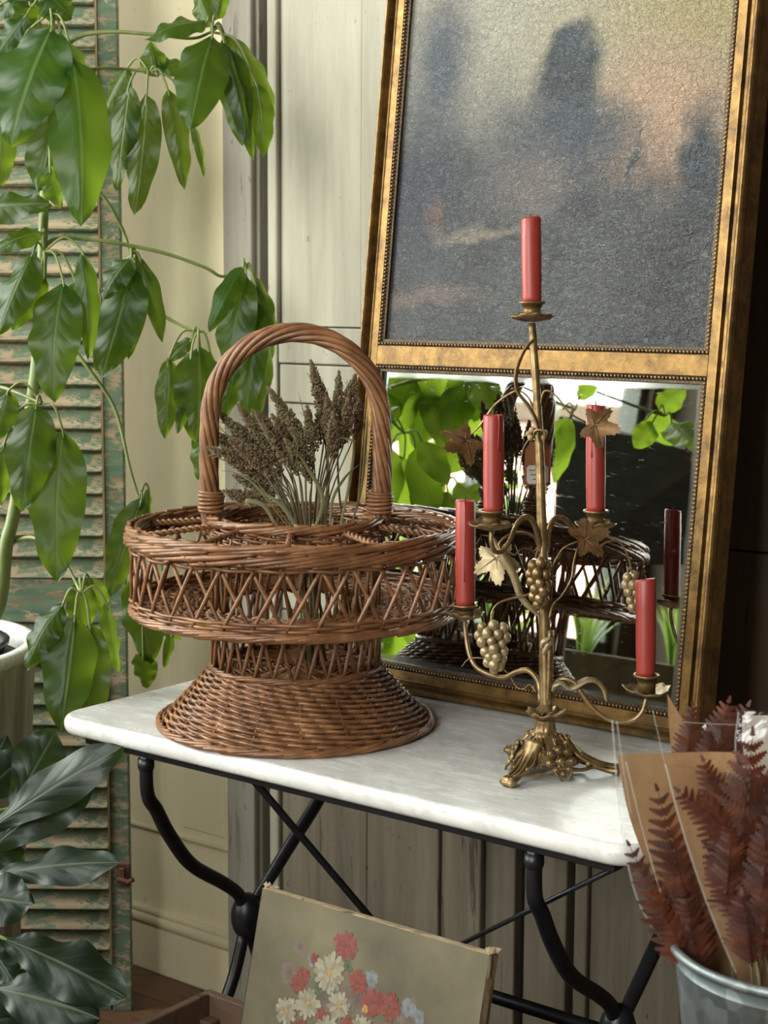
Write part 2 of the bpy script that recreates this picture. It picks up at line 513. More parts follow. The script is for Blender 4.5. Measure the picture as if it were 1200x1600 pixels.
def end_frame(xf):
    """one cast end: two S-curved legs that meet in a boss and part again into the feet"""
    yk = 0.252; zk = 0.408
    front = [(0.036, z0 + 0.004), (0.038, 0.66), (0.056, 0.63), (0.082, 0.585), (0.128, 0.527), (0.198, 0.478), (0.232, 0.45), (0.243, 0.425)]
    back = [(TD - 0.045, z0 + 0.004), (TD - 0.052, 0.66), (0.466, 0.60), (0.425, 0.553), (0.367, 0.506), (0.314, 0.462), (0.268, 0.425)]
    for top, sg in ((front, -1), (back, 1)):
        b = MB(); pts = bez([(xf, y, z) for (y, z) in top], 49)
        b.tube(pts, [0.0098 + 0.0012 * sin(pi * i / (len(pts) - 1)) for i in range(len(pts))], 12)
        leg = b.build('leg', M['iron'], table)
        b = MB(); b.lathe([(0.0, z0 - 0.002), (0.0122, z0 - 0.003), (0.0125, z0 - 0.016), (0.0105, z0 - 0.022)], (xf, top[0][0], 0), 14)
        b.build('socket', M['iron'], leg)
        low = [(xf, yk + 0.008 * sg, 0.38), (xf, yk + 0.036 * sg, 0.31), (xf, yk + 0.085 * sg, 0.24), (xf, yk + 0.15 * sg, 0.165), (xf, yk + 0.20 * sg, 0.09), (xf, yk + 0.225 * sg, 0.012)]
        b = MB(); b.tube(bez(low, 30), 0.0100, 12)
        b.lathe([(0.0, 0.0), (0.017, 0.001), (0.018, 0.008), (0.012, 0.015), (0.0, 0.016)], (xf, yk + 0.225 * sg, 0), 12)
        b.build('foot', M['iron'], table)
    b = MB(); b.ball((xf, yk, zk), 0.026, 16, 10, 1.5); b.build('boss', M['iron'], table)
XL, XR = 0.165, 0.838
end_frame(XL)
end_frame(XR)
b = MB(); b.tube([(XL, 0.252, 0.402), (XR, 0.252, 0.402)], 0.0095, 12); b.build('stretcher', M['iron'], table)
def flat_bar(p, q, w, th, name='brace'):
    p = Vector(p); q = Vector(q); d = (q - p); side = Vector((0, 1, 0)).cross(d).normalized()
    nn = d.cross(side).normalized()
    b = MB(); b.obox((p + q) / 2, d / 2, nn * (th / 2), side * (w / 2)); b.build(name, M['iron'], table, smooth=False, bevel=0.0015)
flat_bar((0.372, 0.040, z0 + 0.002), (0.497, 0.252, 0.405), 0.0125, 0.005)
b = MB(); b.tube([(0.950, 0.044, z0 + 0.002), (0.49, 0.252, 0.405)], 0.0034, 8); b.build('brace', M['iron'], table)

# ------------------------------------------------------------------ tall gilt mirror with painting
LEAN = radians(6.874)
mir = empty('trumeau_mirror', 'tall gilt-framed mirror with dark landscape painting above, leaning on the wall', 'mirror',
            (0, 0.4358, TZ + 0.0049), rot=(-LEAN, 0, 0))
t = NT('worn_gilding')
n1 = t.noise(t.map((7, 7, 7)), 2.6, 8, 0.78, 0.2)
n2 = t.noise(t.map((60, 60, 60)), 1.3, 5, 0.7)
colg = t.ramp(n1, [(0.28, srgb(54, 40, 26)), (0.42, srgb(98, 74, 42)), (0.56, srgb(136, 104, 56)), (0.74, srgb(160, 130, 82))])
colg = t.mix(t.ramp(n2, [(0.62, 0), (0.72, 0.8)]), colg, srgb(52, 36, 22))
t.set(color=colg, rough=t.ramp(n2, [(0.3, 0.30), (0.7, 0.48)]), metal=0.62)
t.bump(t.math('ADD', n2, n1), 0.25, 0.0015)
M['gilt'] = t.m
M['gilt_dark'] = plain('dark_gilding', srgb(74, 54, 32), 0.5, 0.35, 40, 0.3)
t = NT('bronze_bead')
t.set(color=t.ramp(t.noise(None, 120, 3), [(0.3, srgb(84, 64, 40)), (0.7, srgb(160, 134, 96))]), rough=0.3, metal=0.7)
M['bead'] = t.m
MX0, MX1 = 0.192, 0.8475     # outer edges of the frame
BX0, BX1 = 0.228, 0.8172     # outer edge of the bead rows
V0 = -0.0049
VB, VT1, VT2 = 0.0369 + V0, 0.5206 + V0, 0.5512 + V0
VTOP = 1.60; VPT = VTOP - 0.036
# moulded profile: (distance outwards from the bead row, height towards the room)
PROF = [(-0.001, -0.006), (0.0, 0.0), (0.0125, 0.0005), (0.0130, 0.0022), (0.0145, 0.0024), (0.0152, -0.0005), (0.0165, -0.0065), (0.0215, -0.0075), (0.0228, -0.0050), (0.0240, -0.0065), (0.0252, 0.0010),
        (0.0262, 0.0052), (0.0285, 0.0078), (0.0310, 0.0074), (0.0335, 0.0045), (0.0345, -0.003), (0.0330, -0.010), (0.0345, -0.020), (0.036, -0.040)]
def rail(name, p_in0, p_in1, outx, outz, parent):
    """moulding along one side with mitred ends; p_in = inner corners (x, z), out = corner direction at each end"""
    b = MB(); vs = []; fs = []; n = len(PROF)
    for (pi_, o) in ((p_in0, outx), (p_in1, outz)):
        for (d, h) in PROF:
            vs.append((pi_[0] + o[0] * d, -h, pi_[1] + o[1] * d))
    for k in range(n - 1): fs.append((k, k + 1, n + k + 1, n + k))
    fs.append(tuple(range(n - 1, -1, -1))); fs.append(tuple(range(n, 2 * n)))
    b.add(vs, fs)
    o = b.build(name, M['gilt'], parent, smooth=False, local=True)
    # subdivide lightly by smooth shading of the rounded steps only
    return o
c_bl, c_br, c_tl, c_tr = (BX0, VB), (BX1, VB), (BX0, VPT), (BX1, VPT)
d_bl, d_br, d_tl, d_tr = (-1, -1), (1, -1), (-1, 1), (1, 1)
rail('frame_bottom', c_bl, c_br, d_bl, d_br, mir)
rail('frame_side', c_br, c_tr, d_br, d_tr, mir)
rail('frame_top', c_tr, c_tl, d_tr, d_tl, mir)
rail('frame_side', c_tl, c_bl, d_tl, d_bl, mir)
b = MB(); b.box((BX0 + 0.0005, -0.0005, VT1), (BX1 - 0.0005, 0.012, VT2)); b.build('divider', M['gilt'], mir, smooth=False, local=True, bevel=0.001)
b = MB(); b.box((MX0 + 0.008, 0.0155, 0.008), (MX1 - 0.008, 0.039, VTOP - 0.008)); b.build('backboard', M['dark_board'], mir, smooth=False, local=True)
def bead_rows(z0, z1, name):
    b = MB()
    sp = 0.0060
    for (ins, r, y) in ((0.0035, 0.0028, 0.0010), (0.0085, 0.0019, 0.0048)):
        x0, x1, a0, a1 = BX0 + ins, BX1 - ins, z0 + ins, z1 - ins
        s = sp
        nx = int((x1 - x0) / s); nz = int((a1 - a0) / s)
        for i in range(nx + 1):
            x = x0 + (x1 - x0) * i / nx
            b.ball((x, y, a0), r, 6, 4); b.ball((x, y, a1), r, 6, 4)
        for i in range(1, nz):
            z = a0 + (a1 - a0) * i / nz
            b.ball((x0, y, z), r, 6, 4); b.ball((x1, y, z), r, 6, 4)
    o = b.build(name, M['bead'], mir, local=True, kind='stuff')
    # the stepped bed the beads sit in
    b = MB()
    w = 0.0105
    for (p0, p1, q0, q1) in ((BX0, BX1, z0, z0 + w), (BX0, BX1, z1 - w, z1), (BX0, BX0 + w, z0 + w, z1 - w), (BX1 - w, BX1, z0 + w, z1 - w)):
        b.box((p0, 0.0035, q0), (p1, 0.0155, q1))
    b.build('bead_bed', M['gilt_dark'], mir, smooth=False, local=True)
bead_rows(VB, VT1, 'mirror_beading')
bead_rows(VT2, VPT, 'painting_beading')

t = NT('aged_mirror')
sp1 = t.noise(t.map((26, 26, 90)), 2.2, 6, 0.75)
blot = t.noise(t.map((5, 5, 5)), 1.0, 4, 0.6)
sx, sy, sz = t.sep(t.tc('Object'))
edge = t.math('MINIMUM', t.math('MINIMUM', t.math('SUBTRACT', sx, BX0 + 0.008), t.math('SUBTRACT', BX1 - 0.008, sx)),
              t.math('MINIMUM', t.math('SUBTRACT', sz, VB + 0.008), t.math('SUBTRACT', VT1 - 0.008, sz)))
em = t.ramp(t.math('ADD', t.math('MULTIPLY', edge, 22.0), t.math('MULTIPLY', blot, -0.35)), [(0.0, 1), (0.10, 0)])
spk = t.math('MULTIPLY', t.ramp(sp1, [(0.60, 0), (0.66, 1)]), t.ramp(blot, [(0.42, 0), (0.6, 0.5)]))
mask = t.math('MAXIMUM', t.math('MULTIPLY', em, 0.35), spk)
t.set(color=t.mix(mask, srgb(204, 207, 200), srgb(104, 106, 100)), metal=t.ramp(mask, [(0, 1), (1, 0.75)]), rough=t.ramp(mask, [(0, 0.015), (1, 0.3)]))
M['mirror'] = t.m
b = MB(); b.box((BX0 + 0.004, 0.0105, VB + 0.004), (BX1 - 0.004, 0.0145, VT1 - 0.004)); b.build('mirror_glass', M['mirror'], mir, smooth=False, local=True)

# the dark varnished landscape
t = NT('old_landscape')
pv = t.tc('Object')
w1 = t.node('ShaderNodeVectorMath', operation='SCALE')
nz = t.node('ShaderNodeTexNoise'); nz.inputs['Scale'].default_value = 16; nz.inputs['Detail'].default_value = 6
t.l.new(pv, nz.inputs['Vector'])
sub = t.node('ShaderNodeVectorMath', operation='SUBTRACT'); t.l.new(nz.outputs['Color'], sub.inputs[0]); sub.inputs[1].default_value = (0.5, 0.5, 0.5)
t.l.new(sub.outputs[0], w1.inputs[0]); w1.inputs['Scale'].default_value = 0.085
ad = t.node('ShaderNodeVectorMath', operation='ADD'); t.l.new(pv, ad.inputs[0]); t.l.new(w1.outputs[0], ad.inputs[1])
X, Y, Z = t.sep(ad.outputs[0])
def blob(cx, cz, rx, rz, soft=0.5):
    a = t.math('DIVIDE', t.math('SUBTRACT', X, cx), rx); c = t.math('DIVIDE', t.math('SUBTRACT', Z, cz), rz)
    d = t.math('SQRT', t.math('ADD', t.math('MULTIPLY', a, a), t.math('MULTIPLY', c, c)))
    return t.ramp(d, [(max(0.0, 0.5 - soft / 2), 1), (0.5 + soft / 2, 0)])
def band(sock, a, c):
    return t.ramp(t.math('DIVIDE', t.math('SUBTRACT', sock, a), c - a, clamp=True), [(0, 0), (1, 1)])
base = t.ramp(t.noise(None, 9, 6), [(0.3, srgb(44, 46, 48)), (0.7, srgb(72, 73, 75))])
c = t.mix(band(Z, 0.82, 1.02), base, srgb(150, 146, 130))
c = t.mix(t.math('MULTIPLY', band(X, 0.42, 0.72), band(Z, 0.86, 1.02)), c, srgb(146, 134, 96))
PX = lambda px: 0.0
for (cx, cz, rx, rz, soft, colr) in ((0.700, 0.90, 0.10, 0.085, 0.6, srgb(158, 132, 108)), (0.300, 0.99, 0.055, 0.11, 0.6, srgb(66, 72, 80)), (0.285, 0.79, 0.07, 0.10, 0.6, srgb(40, 46, 56)),
        (0.545, 0.955, 0.052, 0.070, 0.3, srgb(36, 44, 48)), (0.542, 1.015, 0.030, 0.030, 0.4, srgb(44, 54, 60)), (0.555, 0.865, 0.11, 0.055, 0.6, srgb(50, 58, 66)),
        (0.770, 0.83, 0.030, 0.065, 0.5, srgb(48, 54, 60)), (0.668, 0.82, 0.008, 0.035, 0.6, srgb(52, 58, 62)), (0.495, 0.80, 0.060, 0.045, 0.6, srgb(92, 86, 82)),
        (0.315, 0.76, 0.016, 0.03, 0.6, srgb(84, 66, 60)), (0.585, 0.765, 0.022, 0.02, 0.5, srgb(40, 40, 46)), (0.400, 0.722, 0.075, 0.010, 0.7, srgb(112, 104, 92)),
        (0.300, 0.625, 0.09, 0.012, 0.7, srgb(98, 86, 80))):
    c = t.mix(blob(cx, cz, rx * 2, rz * 2, soft), c, colr)
weave = t.node('ShaderNodeTexWave'); weave.inputs['Scale'].default_value = 130; weave.inputs['Distortion'].default_value = 3; weave.bands_direction = 'Z'
t.l.new(pv, weave.inputs['Vector'])
crk = t.noise(t.map((120, 120, 150)), 1.0, 3, 0.55, 1.5)
crk2 = t.noise(t.map((60, 60, 90)), 1.0, 4, 0.65, 0.8)
t.set(color=c, rough=0.30, spec=0.62, coat=0.12, coatr=0.22)
t.bump(t.math('ADD', t.math('MULTIPLY', weave.outputs['Fac'], 0.08), t.math('ADD', crk, crk2)), 1.0, 0.0056)
M['painting'] = t.m
b = MB(); b.box((BX0 + 0.004, 0.0095, VT2 + 0.004), (BX1 - 0.004, 0.0145, VPT - 0.004)); b.build('painting', M['painting'], mir, smooth=False, local=True)
# ------------------------------------------------------------------ wicker flower stand
t = NT('wicker')
g1 = t.noise(t.map((22, 22, 22)), 1.0, 4, 0.6)
g2 = t.noise(t.map((160, 160, 160)), 1.0, 3, 0.6)
t.set(color=t.mix(t.math('MULTIPLY', g2, 0.5), t.ramp(g1, [(0.28, srgb(88, 56, 34)), (0.5, srgb(130, 88, 56)), (0.72, srgb(172, 126, 86))]), srgb(96, 60, 38)), rough=0.36, spec=0.5)
t.bump(g2, 0.25, 0.001)
M['wicker'] = t.m
ROTC = atan2(RT.y, RT.x)
BC = Vector((0.314, 0.199, TZ))
bas = empty('wicker_flower_stand', 'brown wicker flower stand with open-work tray and tall hooped handle', 'basket', BC, ROTC)
random.seed(11)
MW = M['wicker']
RB, RN, RTY = 0.198, 0.121, 0.236       # base, neck and tray radii
ZB, ZF, ZR, ZI = 0.088, 0.176, 0.298, 0.310

def wring(b, rad, z, amp, n, ph, r, seg=None, ex=0.0, zt=0.0, sides=6):
    """one woven round: passes in front of and behind n stakes"""
    seg = seg or n * 4
    pts = []
    for i in range(seg):
        a = 2 * pi * i / seg
        rr = rad + amp * sin(n / 2 * a + ph)
        pts.append((rr * cos(a), rr * sin(a), z + zt * cos(n / 2 * a + ph)))
    b.tube(pts, r, sides, True)

def rope_ring(b, rad, z, m, strands, turns, r, seg=180, zs=1.0, sides=6, tilt=0.0):
    for s in range(strands):
        pts = []
        for i in range(seg):
            a = 2 * pi * i / seg
            q = turns * a + 2 * pi * s / strands
            rr = rad + m * cos(q); zz = z + m * zs * sin(q)
            pts.append((rr * cos(a), rr * sin(a), zz))
        b.tube(pts, r, sides, True)

def layered_rim(b, rad, z, rods, span, r, rise, bulge, seg=16, rnd=0.0012):
    """border of long overlapping rods: each starts low behind and ends high in front of its neighbours"""
    for k in range(rods):
        a0 = 2 * pi * k / rods; pts = []; rr_ = []
        jz = random.uniform(-rnd, rnd)
        for i in range(seg + 1):
            u = i / seg; a = a0 + span * u
            rr = rad + bulge * sin(pi * u) * (1 if True else 0) + random.uniform(-rnd, rnd) * 0.3
            zz = z + rise * (u - 0.5) + jz
            pts.append((rr * cos(a), rr * sin(a), zz)); rr_.append(r * (0.75 + 0.35 * sin(pi * u)))
        b.tube(pts, rr_, 6)

# woven skirt of the base, one part for each round
NS = 34
rows = 23
for k in range(rows):
    u = (k + 0.5) / rows
    z = 0.004 + u * (ZB - 0.010)
    rad = RB + (RN + 0.003 - RB) * (u ** 0.92)
    b = MB()
    for j, (dz, ph) in enumerate(((0, 0), (0.0018, 0.35))):
        wring(b, rad + random.uniform(-0.0008, 0.0008), z + dz, 0.0034, NS, pi * k + ph + k * 0.35, 0.0024, NS * 6, zt=0.0011)
    b.build('woven_round', MW, bas, local=True)
b = MB(); layered_rim(b, RB + 0.002, 0.006, 64, 0.42, 0.0032, 0.008, 0.004)
b.build('base_border', MW, bas, local=True, kind='stuff')
b = MB()
for k in range(NS // 2):
    a = 2 * pi * k / (NS // 2)
    b.tube([((RB - 0.004) * cos(a), (RB - 0.004) * sin(a), 0.003), ((RN - 0.002) * cos(a), (RN - 0.002) * sin(a), ZB)], 0.0022, 5)
b.build('skirt_stakes', MW, bas, local=True, kind='stuff')
b = MB(); layered_rim(b, RN + 0.003, ZB, 40, 0.5, 0.0028, 0.007, 0.002)
b.build('neck_border', MW, bas, local=True, kind='stuff')
# woven floor disc inside the neck and the floor of the tray
b = MB()
for k in range(13): wring(b, 0.012 + k * 0.0087, ZB - 0.006, 0.0, 24, 0, 0.0030, 48, sides=5); 
for k in range(12): wring(b, 0.016 + k * 0.0087, ZB - 0.004, 0.0, 24, 0, 0.0018, 72, zt=0.0028, sides=5)
for k in range(16):
    a = 2 * pi * k / 16; b.tube([(0.01 * cos(a), 0.01 * sin(a), ZB - 0.0045), (RN * cos(a), RN * sin(a), ZB - 0.0045)], 0.0028, 5)
b.build('base_floor', MW, bas, local=True, kind='stuff')
b = MB()
for k in range(13): wring(b, RN + 0.006 + k * 0.0088, ZF, 0.0, 64, pi * k, 0.0030, 128, zt=0.0030, sides=5)
for k in range(48):
    a = 2 * pi * k / 48; b.tube([(RN * cos(a), RN * sin(a), ZF), (RTY * cos(a), RTY * sin(a), ZF)], 0.0026, 5)
b.build('tray_floor', MW, bas, local=True, kind='stuff')

# open lattices: crossed stakes, each a piece of its own
def lattice(rad0, rad1, z0, z1, n, slant, r, name='stake', jit=0.15):
    meshes = []
    for s in (-1, 1):
        b = MB(); pts = []
        for i in range(7):
            u = i / 6; a = s * slant * (u - 0.5)
            rr = rad0 + (rad1 - rad0) * u + s * 0.0022
            pts.append((rr * cos(a), rr * sin(a), z0 + (z1 - z0) * u))
        b.tube(pts, r, 6); me = b.mesh(name); me.materials.append(MW); meshes.append(me)
    for k in range(n):
        for me in meshes:
            inst(name, me, bas, (0, 0, 0), (0, 0, 2 * pi * (k + random.uniform(-jit, jit)) / n))
lattice(RN, RN, ZB, ZF, 30, 0.20, 0.0027)
lattice(RN - 0.001, RN - 0.001, ZF, ZI - 0.02, 26, 0.16, 0.0026)
lattice(RTY, RTY + 0.001, ZF + 0.006, ZR - 0.034, 34, 0.19, 0.0028)

# lower border of the tray
b = MB()
layered_rim(b, RTY + 0.002, ZF - 0.002, 56, 0.46, 0.0034, 0.009, 0.003)
for k in range(4): wring(b, RTY + 0.001 + 0.0005 * k, ZF + 0.003 + 0.0042 * k, 0.0026, 44, pi * k, 0.0026, 176)
b.build('lower_border', MW, bas, local=True, kind='stuff')
# upper border of the tray: woven rounds and a rolled edge
b = MB()
for k in range(5): wring(b, RTY + 0.001, ZR - 0.034 + 0.0050 * k, 0.0036, 44, pi * k + 0.3 * k, 0.0027, 176, zt=0.0012)
layered_rim(b, RTY + 0.006, ZR - 0.020, 44, 0.55, 0.0036, 0.016, 0.004, rnd=0.0022)
layered_rim(b, RTY + 0.003, ZR - 0.006, 44, 0.60, 0.0038, 0.011, 0.004, rnd=0.002)
layered_rim(b, RTY - 0.006, ZR - 0.008, 44, -0.55, 0.0034, 0.012, 0.003, rnd=0.002)
b.build('upper_border', MW, bas, local=True, kind='stuff')
# short cut rod ends poking out of the border
b = MB()
for k in range(40):
    a = 2 * pi * (k + random.random() * 0.7) / 40; z = ZR - random.uniform(0.014, 0.034)
    p = Vector(((RTY + 0.006) * cos(a), (RTY + 0.006) * sin(a), z)); tdir = Vector((-sin(a), cos(a), random.uniform(-0.3, 0.3)))
    b.tube([p - tdir * 0.012, p + tdir * 0.004 + Vector((cos(a), sin(a), 0)) * 0.005], 0.0030, 6)
b.build('rod_ends', MW, bas, local=True, kind='stuff')
# inner ring round the flower well
b = MB()
for k in range(5): wring(b, RN, ZI - 0.034 + 0.0050 * k, 0.0032, 30, pi * k + 0.3 * k, 0.0025, 120, zt=0.0012)
layered_rim(b, RN + 0.002, ZI - 0.006, 30, 0.75, 0.0036, 0.011, 0.003, rnd=0.002)
layered_rim(b, RN - 0.004, ZI - 0.007, 30, -0.7, 0.0034, 0.010, 0.002, rnd=0.002)
b.build('inner_border', MW, bas, local=True, kind='stuff')
# twisted cane spokes between the two rims
for k in range(10):
    a = radians(18 + 36 * k)
    d = Vector((cos(a), sin(a), 0)); n_ = Vector((-sin(a), cos(a), 0))
    b = MB()
    for s in (0, 1):
        pts = []
        for i in range(33):
            u = i / 32; q = u * 2 * pi * 6 + pi * s
            pts.append(d * (RN + (RTY - RN) * u) + n_ * 0.0030 * cos(q) + Vector((0, 0, ZI - 0.012 + (ZR - 0.012 - ZI + 0.012) * u + 0.0030 * sin(q))))
        b.tube(pts, 0.0026, 6)
    b.build('twisted_spoke', MW, bas, local=True)

# hooped handle: rods twisted round a core
HZT = 0.588
hp = []
HR = 0.1225
for i in range(61):
    u = i / 60
    # straight shanks that run into a slightly flattened arch
    s0 = ZI - 0.03; zs = 0.455
    L1 = zs - s0; LA = pi * HR; tot = 2 * L1 + LA; q = u * tot
    if q < L1: p = Vector((-HR, 0, s0 + q))
    elif q > L1 + LA: p = Vector((HR, 0, s0 + (tot - q)))
    else:
        th = pi - (q - L1) / HR
        p = Vector((HR * cos(th), 0, zs + (HZT - 0.014 - zs) * sin(th)))
    p.x *= 1.0 + 0.03 * sin(pi * min(1, max(0, (p.z - s0) / 0.2)))
    hp.append(p)
hp = bez(hp, 180)
handle = MB()
b = MB(); b.tube(hp, 0.009, 8); core = b.build('handle', MW, bas, local=True)
b = MB(); NSR = 8
tg_ = [(hp[min(i + 1, len(hp) - 1)] - hp[max(i - 1, 0)]).normalized() for i in range(len(hp))]
Lh = 0.0; acc = [0.0]
for i in range(1, len(hp)): Lh += (hp[i] - hp[i - 1]).length; acc.append(Lh)
for s in range(NSR):
    pts = []
    for i, p in enumerate(hp):
        n1 = Vector((0, 1, 0)); n2 = tg_[i].cross(n1).normalized()
        q = 2 * pi * s / NSR - acc[i] * 2 * pi / 0.30
        pts.append(p + (n1 * cos(q) + n2 * sin(q)) * 0.0098)
    b.tube(pts, 0.0047, 6)
o = b.build('twisted_rods', MW, core, local=True, kind='stuff')
for sx in (-1, 1):
    b = MB()
    for k in range(6):
        z = ZI + 0.006 + k * 0.0052; rr = 0.0165 + 0.001 * sin(k * 2.1)
        b.tube([(sx * HR + rr * cos(a) * (1.05 if cos(a) * sx > 0 else 1.0), rr * sin(a), z + 0.0012 * sin(a + k)) for a in [2 * pi * i / 20 for i in range(20)]], 0.0030, 6, True)
    b.build('binding', MW, core, local=True)

# ------------------------------------------------------------------ dried sorghum standing in the well
t = NT('dried_seed_head')
sn = t.noise(t.map((140, 140, 140)), 1.0, 3, 0.6)
big = t.noise(t.map((16, 16, 16)), 1.0, 3, 0.5)
cc = t.mix(t.ramp(big, [(0.35, 0), (0.65, 1)]), srgb(96, 74, 56), srgb(104, 100, 72))
t.set(color=t.mix(t.ramp(sn, [(0.4, 0), (0.75, 1)]), cc, srgb(158, 134, 100)), rough=0.75)
M['seed'] = t.m
t = NT('dried_stem')
t.set(color=t.ramp(t.noise(t.map((30, 30, 8)), 1.0, 4), [(0.3, srgb(74, 68, 46)), (0.7, srgb(118, 106, 70))]), rough=0.7)
M['drystem'] = t.m
def seed_head(L, R, seed):
    random.seed(seed); b = MB(); n = int(520 * L / 0.08)
    for k in range(n):
        u = random.random() ** 0.85
        w = R * (sin(pi * min(1, u * 0.92 + 0.08)) ** 0.6) * (1.05 - 0.55 * u)
        a = random.uniform(0, 2 * pi); rr = w * sqrt(random.random()) * 1.05
        c = Vector((rr * cos(a), rr * sin(a), u * L + random.uniform(-0.003, 0.003)))
        s = random.uniform(0.0014, 0.0025)
        ax = Vector((cos(a) * 0.6, sin(a) * 0.6, 1)).normalized()
        e1 = ax.orthogonal().normalized(); e2 = ax.cross(e1)
        vs = [c - ax * s * 1.3, c + ax * s * 1.5] + [c + (e1 * cos(q) + e2 * sin(q)) * s for q in (0, 2.1, 4.2)]
        b.add(vs, [(0, 3, 2), (0, 4, 3), (0, 2, 4), (1, 2, 3), (1, 3, 4), (1, 4, 2)])
    # fine branchlets
    for k in range(14):
        u = random.random() * 0.8; a = random.uniform(0, 2 * pi)
        b.tube([(0, 0, u * L), (R * 0.9 * cos(a), R * 0.9 * sin(a), u * L + 0.012)], 0.0005, 3)
    return b
HEADS = [((487, 569), (509, 655), 0.01), ((529, 586), (528, 680), 0.03), ((554, 589), (541, 650), 0.05), ((421, 609), (476, 690), 0.0), ((480, 640), (491, 705), -0.03),
         ((374, 637), (424, 705), -0.02), ((400, 645), (462, 725), -0.05), ((427, 652), (472, 718), 0.02), ((345, 647), (405, 712), 0.0), ((330, 701), (398, 727), -0.04),
         ((341, 690), (412, 735), 0.03), ((352, 769), (408, 783), -0.05), ((442, 654), (474, 695), 0.05), ((497, 644), (506, 690), 0.0), ((511, 624), (518, 690), -0.02),
         ((561, 628), (552, 685), 0.02), ((357, 720), (424, 752), -0.01), ((380, 700), (440, 738), -0.06), ((408, 648), (444, 702), 0.05), ((462, 682), (488, 730), -0.05),
         ((500, 600), (516, 668), 0.06), ((545, 618), (538, 690), -0.03), ((372, 665), (430, 725), 0.05), ((389, 655), (448, 722), 0.02), ((536, 640), (530, 700), 0.06),
         ((362, 690), (430, 745), -0.07), ((412, 668), (466, 740), -0.07), ((448, 690), (486, 750), -0.07), ((334, 676), (400, 722), 0.05), ((520, 650), (518, 715), -0.06), ((368, 745), (432, 772), 0.02)]
BD = depth(BC + Vector((0, 0, 0.3)))
GRP = 'dried sorghum stems standing in the wicker well'
SPOTS = ['tallest dark seed head pointing left of centre', 'thick dark seed head second from the hoop', 'seed head touching the right side of the hoop', 'slim seed head reaching up in front of the pale door rail',
         'short upright seed head in the middle of the spray', 'slim seed head near the green leaves', 'broad brown seed head left of centre', 'brown seed head behind the broad one',
         'seed head brushing the left side of the hoop', 'seed head poking out past the left shank of the hoop', 'drooping seed head just inside the left shank', 'lowest seed head lying over the left rim',
         'small seed head behind the slim ones', 'short seed head below the tallest', 'seed head between the two tall ones', 'dark seed head low at the right of the hoop', 'low seed head leaning left over the rim',
         'front seed head leaning left', 'rear seed head among the brown ones', 'small front seed head at the centre', 'rear seed head beside the tallest', 'seed head just left of the right shank',
         'rear seed head leaning left', 'rear brown seed head near the broad one', 'rear short seed head at the right', 'front low seed head leaning far left', 'front brown seed head left of the middle', 'front seed head low in the middle',
         'rear seed head close behind the left shank', 'front upright seed head right of the middle', 'low rear seed head above the left rim']
STEMS = []
for i, (tip, bs, dz) in enumerate(HEADS):
    pt = P(tip[0], tip[1], BD + dz); pb = P(bs[0], bs[1], BD + dz * 0.8)
    random.seed(50 + i)
    root = BC + Vector((0.03 + random.uniform(-0.02, 0.02), 0.005 + random.uniform(-0.02, 0.02), ZB + 0.004))
    th = empty('dried_sorghum', 'dried sorghum stem, ' + SPOTS[i], 'dried plant', root, group=GRP)
    STEMS.append(th)
    L = (pt - pb).length
    q = Vector((0, 0, 1)).rotation_difference((pt - pb).normalized())
    ring = BC + Vector((0, 0, ZI)) + Vector((pb.x - BC.x, pb.y - BC.y, 0)) * 0.38 + Vector((0.012, 0.004, 0))
    b = MB(); cv = bez([root, ring, pb, pb.lerp(pt, 0.6)], 18); b.tube(cv, [0.0015 - 0.0006 * k / (len(cv) - 1) for k in range(len(cv))], 5)
    b.build('stem', M['drystem'], th)
    hb = seed_head(L * 1.04, 0.0105 + 0.004 * random.random(), i)
    hb.v = [pb + q @ v for v in hb.v]
    hb.build('seed_head', M['seed'], th, smooth=False)
t = NT('dried_blade')
t.set(color=t.ramp(t.noise(t.map((8, 8, 8)), 1.0, 3), [(0.3, srgb(80, 82, 52)), (0.7, srgb(124, 118, 80))]), rough=0.6)
M['blade'] = t.m
def blade(b, pts, w, nrm, twist=0.0):
    pts = bez(pts, 14); n = len(pts)
    vs = []; fs = []
    for i, p in enumerate(pts):
        u = i / (n - 1); tdir = (pts[min(i + 1, n - 1)] - pts[max(i - 1, 0)]).normalized()
        s = tdir.cross(Vector(nrm)).normalized()
        if twist: s = Matrix.Rotation(twist * u, 3, tdir) @ s
        nn = s.cross(tdir)
        ww = w * (sin(pi * (0.12 + 0.88 * u)) ** 0.7) * 0.5 + 0.0002
        vs += [p - s * ww, p + nn * ww * 0.35, p + s * ww]
    for i in range(n - 1):
        for k in (0, 1): fs.append((3 * i + k, 3 * i + k + 1, 3 * i + k + 4, 3 * i + k + 3))
    b.add(vs, fs)
BL = [([(505, 835), (512, 770), (510, 700), (500, 660)], 12, 0.0), ([(530, 830), (545, 760), (553, 700), (548, 668)], 10, -0.05), ([(490, 830), (505, 780), (480, 730), (462, 705)], 14, -0.07),
      ([(548, 825), (565, 760), (572, 690), (575, 640)], 9, 0.0), ([(470, 835), (440, 790), (412, 770), (395, 752)], 12, -0.07), ([(555, 690), (550, 688), (532, 684), (528, 690)], 7, -0.04),
      ([(430, 820), (412, 790), (385, 782), (392, 795)], 14, -0.08), ([(515, 830), (520, 780), (540, 745), (562, 725)], 10, -0.06), ([(538, 828), (530, 770), (528, 700), (536, 640)], 7, 0.03),
      ([(480, 830), (452, 740), (420, 690), (400, 610)], 4, 0.02), ([(500, 830), (490, 720), (478, 660), (466, 612)], 4, 0.03), ([(470, 830), (400, 720), (355, 680), (330, 650)], 4, -0.03),
      ([(460, 830), (390, 740), (352, 720), (330, 712)], 4, 0.0), ([(455, 830), (400, 760), (370, 740), (345, 735)], 5, -0.05)]
